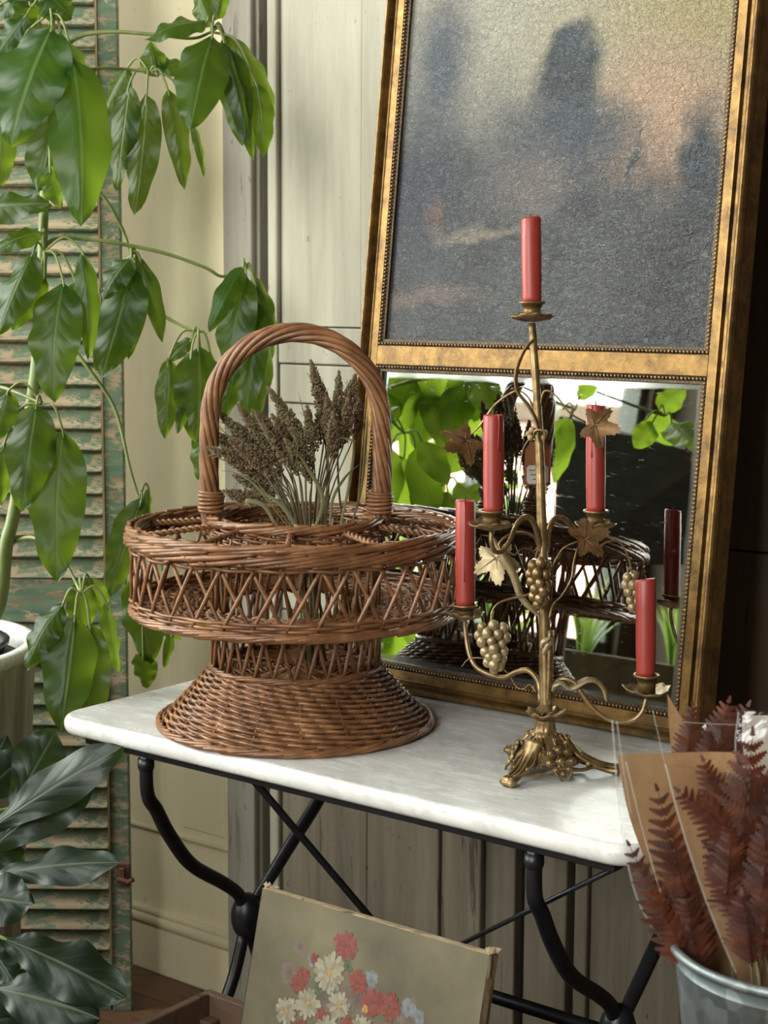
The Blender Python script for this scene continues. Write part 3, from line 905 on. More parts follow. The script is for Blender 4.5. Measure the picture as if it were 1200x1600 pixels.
for i, (pp, w, dz) in enumerate(BL):
    b = MB(); blade(b, [P(x, y, BD + dz) for (x, y) in pp], w * 0.45 * BD / FPX, -FW, 0.8)
    o = b.build('leaf_blade', M['blade'], STEMS[(i * 7) % len(STEMS)])
# ------------------------------------------------------------------ gilt vine candelabrum
t = NT('old_brass')
n1 = t.noise(t.map((40, 40, 40)), 1.0, 5, 0.65)
t.set(color=t.ramp(n1, [(0.3, srgb(82, 64, 40)), (0.5, srgb(134, 110, 74)), (0.72, srgb(170, 146, 106))]), rough=t.ramp(n1, [(0.3, 0.5), (0.7, 0.32)]), metal=0.75)
t.bump(t.noise(None, 180, 4), 0.25, 0.001)
M['brass'] = t.m
t = NT('pale_gilt')
n1 = t.noise(t.map((60, 60, 60)), 1.0, 5, 0.65)
t.set(color=t.ramp(n1, [(0.3, srgb(124, 104, 74)), (0.7, srgb(180, 162, 124))]), rough=0.42, metal=0.45)
M['pale_gilt'] = t.m
t = NT('brown_vine_leaf')
n1 = t.noise(t.map((50, 50, 50)), 1.0, 5, 0.7)
t.set(color=t.ramp(n1, [(0.3, srgb(70, 48, 28)), (0.7, srgb(132, 98, 58))]), rough=0.5, metal=0.45)
t.bump(n1, 0.4, 0.001)
M['vine'] = t.m
t = NT('red_wax')
t.set(color=t.ramp(t.noise(t.map((14, 14, 8)), 1.0, 4), [(0.3, srgb(142, 46, 39)), (0.7, srgb(160, 60, 50))]), rough=0.42, spec=0.5, sss=0.25)
t.b.inputs['Subsurface Radius'].default_value = (0.012, 0.003, 0.002); t.b.inputs['Subsurface Scale'].default_value = 0.4
t.bump(t.noise(None, 90, 3), 0.12, 0.001)
M['wax'] = t.m
M['wick'] = plain('wick', srgb(60, 48, 40), 0.9)

CC = Vector((0.744, 0.206, TZ)); CD = depth(CC + Vector((0, 0, 0.3)))
cand = empty('candelabrum', 'gilt metal five-armed candelabrum with vine leaves and grape clusters', 'candelabrum', CC)
def Q(px, py, dz=0.0): return P(px, py, CD + dz)
MBR = M['brass']

# domed openwork base on three scrolled feet
zc = lambda py: 0.0
feet = [Vector((0.745, 0.122, TZ)), Vector((0.822, 0.250, TZ)), Vector((0.668, 0.247, TZ))]
def dome(i, a, r, z):
    k = 0.0
    for f in feet:
        fa = atan2(f.y - CC.y, f.x - CC.x); d = (a - fa + pi) % (2 * pi) - pi
        k += max(0, cos(d * 1.0)) ** 6
    low = max(0.0, (i - 6) / 6.0)
    rel = 0.0012 * sin(9 * a + i * 0.9) + 0.0009 * sin(21 * a - i * 1.7)
    return r + rel * min(1, i / 3) + low * 0.012 * k, z + low * 0.010 * (1 - k) * (1 if i > 8 else 0.5) 
b = MB(); b.lathe([(0.0120, 0.072), (0.0125, 0.066), (0.0130, 0.060), (0.0155, 0.055), (0.0175, 0.0545), (0.0180, 0.052), (0.0215, 0.050), (0.0255, 0.045), (0.0290, 0.038), (0.0325, 0.031), (0.0360, 0.025), (0.0395, 0.020), (0.0420, 0.0175)], CC, 60, dome)
base = b.build('base', MBR, cand)
# raised acanthus leaves over the dome
b = MB()
for k in range(9):
    a = 2 * pi * k / 9 + 0.2; d = Vector((cos(a), sin(a), 0)); sd = Vector((-sin(a), cos(a), 0))
    spine = [CC + d * 0.021 + Vector((0, 0, 0.0515)), CC + d * 0.0285 + Vector((0, 0, 0.043)), CC + d * 0.035 + Vector((0, 0, 0.031)), CC + d * 0.041 + Vector((0, 0, 0.023)), CC + d * 0.045 + Vector((0, 0, 0.021))]
    b.tube(bez(spine, 12), [0.0022] * 10 + [0.0016, 0.0012, 0.001], 6)
    for j, (w, L) in enumerate(((0.25, 0.006), (0.45, 0.008), (0.65, 0.008), (0.85, 0.006))):
        p = bez(spine, 12)[int(w * 12)]
        for s_ in (-1, 1):
            b.tube([p, p + sd * s_ * L * 0.6 + d * 0.0025 + Vector((0, 0, -0.002)), p + sd * s_ * L + d * 0.001 + Vector((0, 0, -0.007))], [0.0018, 0.0020, 0.0009], 6)
b.build('acanthus_relief', MBR, base)
for f in feet:
    d = (f - CC).normalized()
    side = Vector((-d.y, d.x, 0))
    b = MB()
    pts = bez([CC + d * 0.026 + Vector((0, 0, 0.046)), CC + d * 0.040 + Vector((0, 0, 0.030)), CC + d * 0.058 + Vector((0, 0, 0.016)), f + Vector((0, 0, 0.0085)) - d * 0.008, f + Vector((0, 0, 0.0070)) + d * 0.008], 20)
    b.tube(pts, [0.0155 - 0.0075 * sin(pi * min(1, i / (len(pts) - 1) * 0.85)) for i in range(len(pts))], 10, flat=0.55)
    for s in (-1, 0, 1):   # leafy ridges and the toe scroll
        b.tube(bez([p + side * s * 0.0058 + Vector((0, 0, 0.0055)) for p in pts[::4]], 16), 0.0020, 6)
        b.ball(f + d * 0.005 + side * s * 0.0045 + Vector((0, 0, 0.0056)), 0.0055, 8, 6)
    for s in (-1, 1):
        b.ball(pts[10] + side * s * 0.010 + Vector((0, 0, 0.001)), 0.0045, 8, 6)
        b.tube(bez([pts[4] + side * s * 0.010, pts[8] + side * s * 0.014 + Vector((0, 0, 0.003)), pts[13] + side * s * 0.010 + Vector((0, 0, 0.004)), pts[17] + side * s * 0.004 + Vector((0, 0, 0.006))], 12), 0.0018, 6)
    b.build('scroll_foot', MBR, base)
for i in range(3):    # pierced aprons between the feet: curved bars with drooping grapevine scrolls
    f1, f2 = feet[i], feet[(i + 1) % 3]
    m = (f1 + f2) / 2; d = (m - CC).normalized(); side = (f2 - f1).normalized()
    b = MB()
    p1 = f1.lerp(CC, 0.22) + Vector((0, 0, 0.012)); p2 = f2.lerp(CC, 0.22) + Vector((0, 0, 0.012))
    mid = CC + d * 0.046 + Vector((0, 0, 0.017))
    b.tube(bez([p1, p1.lerp(mid, 0.5) + Vector((0, 0, -0.004)), mid, p2.lerp(mid, 0.5) + Vector((0, 0, -0.004)), p2], 24), 0.0026, 6)
    c0 = CC + d * 0.042 + Vector((0, 0, 0.025))
    for (u, v, r) in ((-0.012, 0.010, 0.0065), (0.0, 0.013, 0.007), (0.012, 0.010, 0.0065), (-0.016, -0.001, 0.006), (0.0, 0.0, 0.0075), (0.016, -0.001, 0.006), (-0.009, -0.010, 0.0055), (0.009, -0.010, 0.0055), (0, -0.015, 0.005)):
        q = c0 + side * u + Vector((0, 0, v)) + d * (-v * 0.45)
        r *= 0.8
        b.ball(q, r, 8, 6, 0.6, d)
        b.tube([q + (side * cos(a) + (Vector((0, 0, 1)) - d * 0.4).normalized() * sin(a)) * r * 1.05 for a in [2 * pi * k / 12 for k in range(12)]], 0.0011, 5, True)
    for s in (-1, 1):
        q = mid + side * s * 0.014
        b.tube(bez([q, q + side * (-s * 0.004) + Vector((0, 0, -0.007)) + d * 0.004, q + side * (-s * 0.010) + Vector((0, 0, -0.0145)) + d * 0.006], 8), 0.0017, 5)
    b.build('pierced_apron', MBR, base)

# scalloped collar and column
def crown(i, a, r, z): return r + (0.0012 * cos(8 * a) if i > 1 else 0), z + (0.0022 * cos(8 * a) if i > 1 else 0)
b = MB(); b.lathe([(0.011, 0.070), (0.0140, 0.0735), (0.0195, 0.0765), (0.0260, 0.0825), (0.0257, 0.0832), (0.019, 0.0780), (0.009, 0.0755)], CC, 48, crown)
b.build('collar', MBR, cand)
STEM = [(853, 1112), (852, 1040), (851, 985), (849, 900), (846, 800), (843, 700), (837, 590), (831, 505)]
b = MB(); pts = bez([Q(*p) for p in STEM], 42); nP = len(pts)
b.tube(pts, [(0.0088 - 0.0040 * i / (nP - 1)) for i in range(nP)], 10)
stem = b.build('column', M['brass'], cand)
b = MB(); b.tube(bez([Q(858, 1102, -0.01), Q(860, 1040, -0.012), Q(861, 985, -0.012)], 12), 0.0075, 4, flat=0.35); b.build('flat_strip', M['brass'], stem)

def strap(b, pts, w, nrm, th=0.0006):
    pts = bez(pts, 30); n = len(pts); vs = []; fs = []
    for i, p in enumerate(pts):
        u = i / (n - 1); td = (pts[min(i + 1, n - 1)] - pts[max(i - 1, 0)]).normalized(); s = td.cross(Vector(nrm)).normalized(); nn = s.cross(td)
        ww = w * (0.25 + 0.75 * sin(pi * min(1, 0.08 + u * 0.92)) ** 0.6) * 0.5
        vs += [p - s * ww - nn * th, p + s * ww - nn * th, p + s * ww + nn * th, p - s * ww + nn * th]
    for i in range(n - 1):
        for k in range(4): fs.append((4 * i + k, 4 * i + (k + 1) % 4, 4 * i + 4 + (k + 1) % 4, 4 * i + 4 + k))
    b.add(vs, fs)

PXM = CD / FPX
def drip_pan(px, py, w, dz, tilt=0.0, parent=None):
    """scalloped pan with a cylindrical socket; (px, py) is the middle of the pan"""
    c = Q(px, py, dz); R = w * PXM / 2
    def wav(i, a, r, z):
        k = (r / R) ** 3
        return r * (1 + 0.05 * k * cos(9 * a)), z + 0.0012 * k * cos(9 * a + 0.4) + 0.0022 * k * cos(a * 2 + px)
    b = MB(); b.lathe([(0.003, -0.005), (0.010, -0.0045), (R * 0.55, -0.0028), (R * 0.85, 0.0002), (R, 0.0040), (R * 0.98, 0.0048), (R * 0.84, 0.0012), (R * 0.5, -0.0016), (0.004, -0.002)], c, 42, wav)
    pan = b.build('drip_pan', MBR, parent or cand)
    return pan, c
def socket(c, h, parent):
    r = 0.0118
    b = MB(); b.lathe([(0.0, -0.001), (r, -0.001), (r * 0.98, h * 0.5), (r, h - 0.003), (r * 1.45, h - 0.0015), (r * 1.5, h + 0.0005), (r * 1.44, h + 0.0018), (r * 1.08, h + 0.001), (r * 1.02, h - 0.006), (0.0, h - 0.006)], c, 24)
    b.build('candle_socket', MBR, parent)

def candle(px, py_top, py_bot, dz, w, label, lean=(0, 0)):
    c = Q(px, py_bot, dz); top = Q(px + lean[0], py_top, dz + lean[1])
    r = w * PXM / 2; h = (top - c).length
    ax = (top - c).normalized(); q = Vector((0, 0, 1)).rotation_difference(ax)
    th = empty('taper_candle', label, 'candle', c, group='red candles of the candelabrum')
    random.seed(int(px))
    ph = random.random() * 6
    def irr(i, a, rr, z): return rr * (1 + 0.02 * sin(3 * a + ph) + 0.012 * sin(7 * a + z * 60)), z + (0.0016 * sin(a + ph) if z > h * 0.97 else 0)
    b = MB(); b.lathe([(0.0, -0.004), (r * 0.9, -0.004), (r * 0.96, 0.004), (r, h * 0.3), (r, h * 0.7), (r * 0.99, h - 0.002), (r * 0.93, h), (r * 0.80, h - 0.0008), (r * 0.5, h - 0.003), (0.0, h - 0.0035)], (0, 0, 0), 28, irr)
    # drips of wax down the side
    for k in range(2):
        a = ph + k * 2.3; L = h * random.uniform(0.3, 0.8)
        b.tube([(r * 0.985 * cos(a + 0.05 * sin(j)), r * 0.985 * sin(a + 0.05 * sin(j)), h - 0.001 - L * j / 6) for j in range(7)], [0.0016, 0.0013, 0.001, 0.001, 0.0009, 0.001, 0.0014], 6)
    b.v = [c + q @ v for v in b.v]
    b.build('wax_body', M['wax'], th)
    b = MB(); b.tube([c + q @ Vector((0, 0, h - 0.005)), c + q @ Vector((0.0004, 0, h + 0.001)), c + q @ Vector((-0.0014, 0, h + 0.0060))], 0.0010, 5); b.build('wick', M['wick'], th)

ARMS = [
    # name, arm path px, pan (px, py, w), socket top py, candle (top, w), dz at the pan
    ([(845, 1098), (841, 1066), (826, 1048), (808, 1050), (786, 1059), (760, 1052), (742, 1040), (732, 1018), (727, 985), (726, 966)], (726, 962, 62), 944, (727, 782, 32), 0.055,
     'leftmost red candle on the low arm next to the wicker tray'),
    ([(862, 1095), (866, 1070), (880, 1061), (897, 1066), (908, 1082), (928, 1108), (955, 1126), (985, 1127), (1003, 1113), (1010, 1090)], (1010, 1080, 74), 1054, (1009, 905, 31), -0.02,
     'lowest red candle at the far right with a dark wick showing'),
    ([(845, 872), (841, 838), (832, 814), (820, 808), (808, 818), (798, 842), (786, 860), (774, 862), (768, 848), (768, 830)], (768, 822, 70), 798, (771, 648, 32), -0.055,
     'red candle on the upper left arm beside the wicker hoop'),
    ([(854, 862), (857, 830), (866, 811), (880, 810), (896, 826), (912, 846), (926, 846), (931, 832)], (931, 822, 66), 797, (931, 633, 31), 0.05,
     'red candle on the upper right arm half hidden by a brown vine leaf'),
]
for (path, pan, sk, cd, dz, lab) in ARMS:
    n = len(path)
    pts = bez([Q(x, y, dz * min(1.0, i / (n - 1) * 1.15)) for i, (x, y) in enumerate(path)], 48)
    b = MB(); b.tube(pts, [0.0040 - 0.0010 * i / (len(pts) - 1) for i in range(len(pts))], 8)
    arm = b.build('arm', MBR, cand)
    pn, c = drip_pan(pan[0], pan[1], pan[2], dz, 0, arm)
    h = (pan[1] - sk) * PXM
    # hang the socket on the pan and the candle in the socket
    b0 = c + Vector((0, 0, -0.001))
    r_ = 0.0118
    b = MB(); b.lathe([(0.0, 0.0), (r_, 0.0), (r_ * 0.97, h * 0.5), (r_, h - 0.003), (r_ * 1.45, h - 0.0015), (r_ * 1.5, h + 0.0005), (r_ * 1.44, h + 0.0018), (r_ * 1.12, h + 0.001), (r_ * 1.10, h - 0.006), (0.0, h - 0.006)], b0, 24)
    b.build('candle_socket', MBR, arm)
    candle(cd[0], cd[1], sk, dz, cd[2], lab, (0, 0))
# top light
pn, c = drip_pan(831, 497, 70, 0.0, 0, cand)
h = 24 * PXM; r_ = 0.0118
b = MB(); b.lathe([(0.0, 0.0), (r_, 0.0), (r_ * 0.97, h * 0.5), (r_, h - 0.003), (r_ * 1.45, h - 0.0015), (r_ * 1.5, h + 0.0005), (r_ * 1.44, h + 0.0018), (r_ * 1.12, h + 0.001), (r_ * 1.10, h - 0.006), (0.0, h - 0.006)], c, 24)
b.build('candle_socket', MBR, cand)
candle(831, 341, 471, 0.0, 31, 'topmost red candle in front of the dark painting', (-1.5, 0))

# vine leaves
def vine_leaf(b, c, nrm, up, S, seed):
    random.seed(seed)
    nrm = Vector(nrm).normalized(); up = (Vector(up) - nrm * Vector(up).dot(nrm)).normalized(); rt = up.cross(nrm)
    lob = [(0, 1.0), (35, 0.52), (62, 0.92), (98, 0.50), (128, 0.72), (165, 0.34), (180, 0.22)]
    def rad(a):
        a = abs(a)
        for i in range(len(lob) - 1):
            if lob[i][0] <= a <= lob[i + 1][0]:
                u = (a - lob[i][0]) / (lob[i + 1][0] - lob[i][0]); u = u * u * (3 - 2 * u) if True else u
                return lob[i][1] + (lob[i + 1][1] - lob[i][1]) * u
        return 0.3
    n = 72; vs = [c]; fs = []
    for ring in (0.4, 0.75, 1.0):
        for k in range(n):
            a = -180 + 360 * k / n; r = rad(a) * S * ring
            if ring == 1.0: r *= 1 + (0.06 if k % 2 else -0.05) + random.uniform(-0.03, 0.03)
            th = radians(a)
            cup = 0.16 * (r * r / S) * cos(5 * th * 0.5) - 0.10 * r * r / S
            vs.append(c + up * r * cos(th) + rt * r * sin(th) + nrm * (cup + 0.03 * S * sin(3 * th + seed) * ring))
    for k in range(n):
        k2 = (k + 1) % n
        fs.append((0, 1 + k, 1 + k2))
        for rg in range(2): fs.append((1 + rg * n + k, 1 + (rg + 1) * n + k, 1 + (rg + 1) * n + k2, 1 + rg * n + k2))
    b.add(vs, fs)
    for a in (0, 62, -62, 128, -128):
        th = radians(a); r = rad(a) * S * 0.9
        b.tube([c + nrm * 0.0008, c + (up * cos(th) + rt * sin(th)) * r * 0.5 + nrm * (0.0008 - 0.02 * S), c + (up * cos(th) + rt * sin(th)) * r + nrm * (0.0006 - 0.07 * S)], [0.0010, 0.0007, 0.0003], 4)
for (px, py, dz, nr, up, S, m, seed, lab) in (
        (728, 688, 0.02, (-FW * 0.8 + RT * 0.25 + UP * 0.55), (-RT * 0.75 - UP * 0.62), 46, 'vine', 1, None),
        (930, 664, -0.01, (-FW + UP * 0.15 - RT * 0.15), (RT * 0.9 - UP * 0.25), 40, 'vine', 2, None),
        (775, 872, 0.015, (-FW + UP * 0.25 - RT * 0.2), (-UP * 0.9 + RT * 0.1), 44, 'pale_gilt', 3, None),
        (914, 842, 0.0, (-FW + UP * 0.45 + RT * 0.1), (RT * 0.8 + UP * 0.35), 42, 'vine', 4, None)):
    b = MB(); vine_leaf(b, Q(px, py, dz), nr, up, S * PXM, seed)
    b.build('vine_leaf', M[m], cand)
# leaf stalks, tendrils, straps
def wire(path, r, dz0, dz1, mat='brass', name='tendril', n=32):
    k = len(path); b = MB()
    pts = bez([Q(x, y, dz0 + (dz1 - dz0) * i / (k - 1)) for i, (x, y) in enumerate(path)], n)
    b.tube(pts, [r * (1 - 0.35 * i / (len(pts) - 1)) for i in range(len(pts))], 6); return b.build(name, M[mat], cand)
wire([(841, 700), (837, 655), (828, 625), (812, 611), (795, 616), (772, 634), (752, 662), (735, 680)], 0.0020, 0, 0.02, name='leaf_stalk')
wire([(842, 690), (843, 645), (848, 615), (858, 611), (872, 622), (890, 645), (915, 660)], 0.0020, 0, -0.01, name='leaf_stalk')
wire([(857, 967), (862, 920), (864, 885), (872, 868), (882, 855), (905, 845)], 0.0019, 0, 0.0, name='leaf_stalk')
wire([(858, 967), (864, 945), (878, 930), (892, 905), (896, 880), (902, 855)], 0.0017, -0.005, 0.0, name='tendril')
wire([(839, 868), (828, 858), (815, 858), (804, 867), (795, 862)], 0.0016, 0, -0.03)
wire([(840, 850), (833, 838), (812, 832), (792, 838), (780, 850), (784, 862)], 0.0022, 0, -0.02)
wire([(838, 1082), (828, 1070), (818, 1077), (806, 1072), (796, 1055), (786, 1045)], 0.0013, 0, 0.03)
wire([(762, 1030), (748, 1028), (732, 1030), (721, 1042)], 0.0010, 0.03, 0.05)
wire([(932, 855), (936, 858), (944, 849), (960, 845), (973, 853), (982, 872), (989, 900)], 0.0018, 0.0, 0.02, name='grape_stalk')
wire([(846, 918), (822, 930), (800, 935), (780, 942), (769, 955), (767, 975)], 0.0018, 0.0, -0.01, name='grape_stalk')
wire([(846, 866), (840, 862), (837, 872)], 0.0018, 0.0, -0.012, name='grape_stalk')
for (pts, w, dz, nr) in (([(770, 842), (785, 868), (803, 900), (816, 935), (846, 966)], 13, 0.0, -FW + UP * 0.2), ([(833, 530), (818, 550), (807, 580), (808, 610), (824, 632), (838, 658), (842, 690)], 7, -0.008, -FW + RT * 0.7),
                         ([(862, 1080), (866, 1070), (878, 1066), (892, 1075), (915, 1063), (932, 1064), (944, 1077), (948, 1096)], 13, -0.012, -FW * 0.6 + UP * 0.8), ([(846, 1012), (850, 1003), (860, 1001), (854, 1012), (848, 1024)], 10, -0.018, -FW)):
    b = MB(); strap(b, [Q(x, y, dz) for (x, y) in pts], w * PXM, nr); b.build('ribbon_strap', M['pale_gilt'] if w != 7 else M['brass'], cand)
# grape clusters
def grapes(cells, r, dz, seed, mat='pale_gilt'):
    random.seed(seed); b = MB()
    for (x, y, z) in cells:
        b.ball(Q(x, y, dz + z), r * PXM * random.uniform(0.9, 1.12), 10, 7, 1.12)
    b.build('grape_cluster', M[mat], cand)
gc = [(753, 980, 0), (771, 978, -.004), (786, 982, 0), (748, 993, 0), (761, 990, -.009), (778, 992, -.008), (790, 996, 0), (753, 1003, -.003), (768, 1002, -.010), (784, 1006, -.006), (772, 1014, -.010),
      (758, 1018, -.003), (786, 1018, 0), (764, 1026, -.005), (776, 1027, -.009), (784, 1030, 0), (762, 1035, 0), (772, 1039, -.006), (780, 1040, -.001), (772, 1047, -.002), (766, 985, .006), (778, 1000, .008), (764, 1012, .008)]
grapes(gc, 8.2, -0.012, 1)
grapes([(833, 884, 0), (845, 880, -.004), (855, 884, 0.002), (828, 897, 0), (840, 896, -.008), (852, 898, -.004), (831, 908, 0), (844, 911, -.008), (854, 912, 0), (836, 921, -.004), (848, 923, -.006), (833, 932, 0), (843, 935, -.005), (840, 944, 0), (850, 938, 0)], 8.2, -0.02, 2, 'brass')
grapes([(980, 903, 0), (990, 900, .004), (978, 914, 0), (989, 914, -.004), (982, 925, 0), (992, 926, 0), (985, 938, 0), (993, 940, .003), (988, 949, 0)], 8.0, 0.02, 3)

# price tag hung on the column with twine
t = NT('kraft_card'); t.set(color=t.ramp(t.noise(None, 80, 4), [(0.3, srgb(140, 84, 52)), (0.7, srgb(164, 104, 66))]), rough=0.8); M['card'] = t.m
M['sticker'] = plain('white_sticker', srgb(226, 216, 206), 0.6, bstr=0)
M['twine'] = plain('natural_twine', srgb(172, 148, 108), 0.9, nscale=200)
M['print'] = plain('grey_print', srgb(120, 104, 98), 0.8, bstr=0)
tagd = 0.022
tp = empty('price_tag', 'brown card price tag with white sticker tied to the candelabrum column', 'price tag', Q(840, 690, tagd))
def card(b, corners, dz, th):
    front = [Q(x, y, dz) for (x, y) in corners]; back = [p + FW * th for p in front]; n = len(corners)
    b.add(front + back, [tuple(range(n)), tuple(range(2 * n - 1, n - 1, -1))] + [(i, (i + 1) % n, n + (i + 1) % n, n + i) for i in range(n)])
b = MB(); card(b, [(818, 758), (860, 758), (861, 702), (852, 690), (830, 690), (821, 702)], tagd, 0.0008); b.build('card', M['card'], tp, smooth=False)
b = MB(); card(b, [(823, 752), (826, 756), (853, 756), (857, 752), (857, 731), (853, 727), (827, 727), (823, 731)], tagd - 0.0004, 0.0003); sk_ = b.build('sticker', M['sticker'], tp, smooth=False)
b = MB()
for (x0, x1, y) in ((827, 836, 734), (843, 853, 735), (829, 839, 741), (832, 840, 748), (845, 852, 743)): card(b, [(x0, y + 1.6), (x1, y + 1.6), (x1, y), (x0, y)], tagd - 0.0006, 0.0001)
b.build('print', M['print'], sk_, smooth=False)
b = MB()
b.tube(bez([Q(840, 694, tagd - 0.002), Q(834, 680, 0.0), Q(838, 672, -0.012), Q(850, 674, -0.012), Q(853, 684, 0.006), Q(842, 692, tagd - 0.003)], 30), 0.0012, 5)
for (x, y, dz) in ((826, 678, 0.004), (831, 672, -0.004), (852, 676, 0.0), (829, 684, 0.0), (848, 684, -0.002)): b.ball(Q(x, y, dz), 0.0042, 8, 6)
b.tube(bez([Q(828, 684, 0), Q(818, 700, 0.008), Q(814, 722, 0.012), (Q(812, 736, 0.012))], 12), 0.0009, 5)
b.build('twine', M['twine'], tp)
# ------------------------------------------------------------------ louvred shutter at the left
def green_paint(name, wear):
    t = NT(name)
    g = t.noise(t.map((3, 30, 30)), 2.0, 5, 0.6)
    w = t.noise(t.map((16, 40, 40)), 1.6, 8, 0.75, 0.3)
    lo = 0.62 - wear * 0.2
    green = t.ramp(g, [(0.3, srgb(84, 108, 90)), (0.7, srgb(128, 148, 122))])
    worn = t.ramp(t.noise(t.map((4, 40, 40)), 1.0, 4), [(0.3, srgb(140, 114, 86)), (0.7, srgb(208, 190, 160))])
    t.set(color=t.mix(t.ramp(w, [(lo, 0), (lo + 0.05, 1)]), green, worn), rough=0.75)
    t.bump(t.math('SUBTRACT', g, t.ramp(w, [(lo, 0), (lo + 0.05, 1)])), 0.35, 0.0015)
    return t.m
M['shut'] = green_paint('worn_green_paint', 0.55)
M['slat'] = green_paint('worn_green_slat', 0.70)
M['bare'] = wood_paint('bare_old_wood', srgb(168, 146, 112), srgb(132, 110, 82), srgb(92, 72, 52), 0.4, (20, 20, 3), 0.8, 0.4)
SW = 0.74  # widened past the view to stop window light leaking onto the cream wall
sh = empty('louvred_shutter', 'worn green louvred wooden shutter standing against the window corner', 'shutter', (-0.391, 0.525, 0.0), ROTC)
def lbox(par, name, a, c, mat, bev=0.0015):
    b = MB(); b.box(a, c); return b.build(name, mat, par, smooth=False, local=True, bevel=bev)
SH_T = 0.024
lbox(sh, 'stile', (-0.036, 0, 0.0), (0.0, SH_T, 2.35), M['shut'])
lbox(sh, 'stile', (-SW, 0, 0.0), (-SW + 0.036, SH_T, 2.35), M['shut'])
b = MB(); b.box((-0.040, -0.003, 0.05), (-0.036, SH_T - 0.002, 2.3)); b.build('bead_strip', M['bare'], sh, smooth=False, local=True)
for (z0_, z1_) in ((0.0, 0.085), (0.770, 0.858), (2.27, 2.35)):
    lbox(sh, 'rail', (-SW + 0.036, 0.002, z0_), (-0.040, SH_T - 0.002, z1_), M['shut'])
b = MB(); th_ = radians(58)
ax = Vector((1, 0, 0)) * ((SW - 0.078) / 2); ay = Vector((0, cos(th_), sin(th_))) * 0.0235; az = Vector((0, -sin(th_), cos(th_))) * 0.0042
b.obox((0, 0, 0), ax, ay, az)
slat_me = b.mesh('slat', False); slat_me.materials.append(M['slat'])
z = 0.105
while z < 2.26:
    if not (0.755 < z < 0.835):
        o = inst('slat', slat_me, sh, (-(SW) / 2 - 0.002, SH_T / 2, z), (random.uniform(-0.04, 0.04), random.uniform(-0.004, 0.004), 0))
    z += 0.0405
# small rusty latch on the stile
M['rust'] = plain('rusty_iron', srgb(122, 84, 66), 0.8, 0.2, 120, 0.35, 0.5)
b = MB(); b.box((-0.026, -0.006, 0.255), (0.002, 0.0, 0.30)); b.box((-0.018, -0.014, 0.262), (-0.008, -0.006, 0.292))
b.tube([(-0.022, -0.012, 0.272), (0.0, -0.018, 0.268), (0.010, -0.02, 0.274)], 0.005, 8)
b.build('latch', M['rust'], sh, local=True, smooth=False, bevel=0.001)

# ------------------------------------------------------------------ leaves
def leaf_material(name, dark, light, trans, rough, tw, vein_c, vscale=9.0, coat=0.0, vein_amt=0.6, bumps=0.5, backc=None):
    t = NT(name)
    uv = t.tc('UV'); ux, uy, uz = t.sep(uv)
    ax_ = t.math('ABSOLUTE', t.math('MULTIPLY', t.math('SUBTRACT', ux, 0.5), 2.0))
    mid = t.ramp(ax_, [(0.0, 1), (0.035, 0.8), (0.075, 0)])
    sv = t.math('FRACT', t.math('SUBTRACT', t.math('MULTIPLY', uy, vscale), t.math('MULTIPLY', t.math('POWER', ax_, 0.8), 1.7)))
    side = t.ramp(t.math('ABSOLUTE', t.math('SUBTRACT', sv, 0.5)), [(0.0, 1), (0.045, 0.3), (0.09, 0)])
    side_f = t.math('MULTIPLY', side, t.ramp(ax_, [(0.0, 1), (0.9, 0.2)]))
    vein = t.math('MAXIMUM', mid, t.math('MULTIPLY', side_f, 0.55))
    n = t.noise(t.map((18, 18, 18)), 1.0, 4, 0.6)
    col = t.mix(t.ramp(n, [(0.3, 0), (0.7, 1)]), dark, light)
    rv = t.rnd()
    hs = t.node('ShaderNodeHueSaturation'); t.l.new(col, hs.inputs['Color'])
    t.l.new(t.math('MULTIPLY_ADD', rv, 0.5, 0.75), hs.inputs['Value']); t.l.new(t.math('MULTIPLY_ADD', rv, 0.03, 0.485), hs.inputs['Hue'])
    col = hs.outputs['Color']
    if backc is not None:
        geo = t.node('ShaderNodeNewGeometry'); col = t.mix(geo.outputs['Backfacing'], col, backc)
    col = t.mix(t.math('MULTIPLY', vein, vein_amt), col, vein_c)
    t.set(color=col, rough=rough, spec=0.42, coat=coat)
    # quilted relief between the side veins
    quilt = t.math('MULTIPLY', t.math('SINE', t.math('MULTIPLY', sv, pi)), t.ramp(ax_, [(0.02, 0), (0.3, 1), (0.9, 0.4)]))
    t.bump(t.math('ADD', t.math('MULTIPLY', quilt, 0.8), t.math('MULTIPLY', mid, -1.2)), bumps, 0.003)
    if tw > 0:
        tl = t.node('ShaderNodeBsdfTranslucent')
        tcol = t.mix(t.math('MULTIPLY', vein, 0.5), trans, vein_c)
        t.l.new(tcol, tl.inputs['Color'])
        mxs = t.node('ShaderNodeMixShader'); mxs.inputs[0].default_value = tw
        t.l.new(t.b.outputs[0], mxs.inputs[1]); t.l.new(tl.outputs[0], mxs.inputs[2]); t.l.new(mxs.outputs[0], t.out.inputs['Surface'])
    return t.m
M['umbrella_leaf'] = leaf_material('umbrella_leaf', srgb(24, 48, 20), srgb(44, 78, 26), srgb(152, 182, 48), 0.36, 0.48, srgb(128, 156, 80), 8.0, 0.05, 0.5, 0.22, srgb(84, 114, 62))
M['fig_leaf'] = leaf_material('fig_leaf', srgb(15, 29, 19), srgb(32, 50, 33), srgb(96, 128, 44), 0.48, 0.14, srgb(96, 112, 80), 6.0, 0.05, 0.5, 0.28, srgb(72, 82, 64))
t = NT('green_stem'); t.set(color=t.ramp(t.noise(t.map((20, 20, 6)), 1.0, 4), [(0.3, srgb(96, 112, 58)), (0.7, srgb(150, 160, 96))]), rough=0.5); M['stem'] = t.m
M['bark'] = plain('plant_bark', srgb(112, 104, 72), 0.8, nscale=60, var=0.3, bstr=0.4)

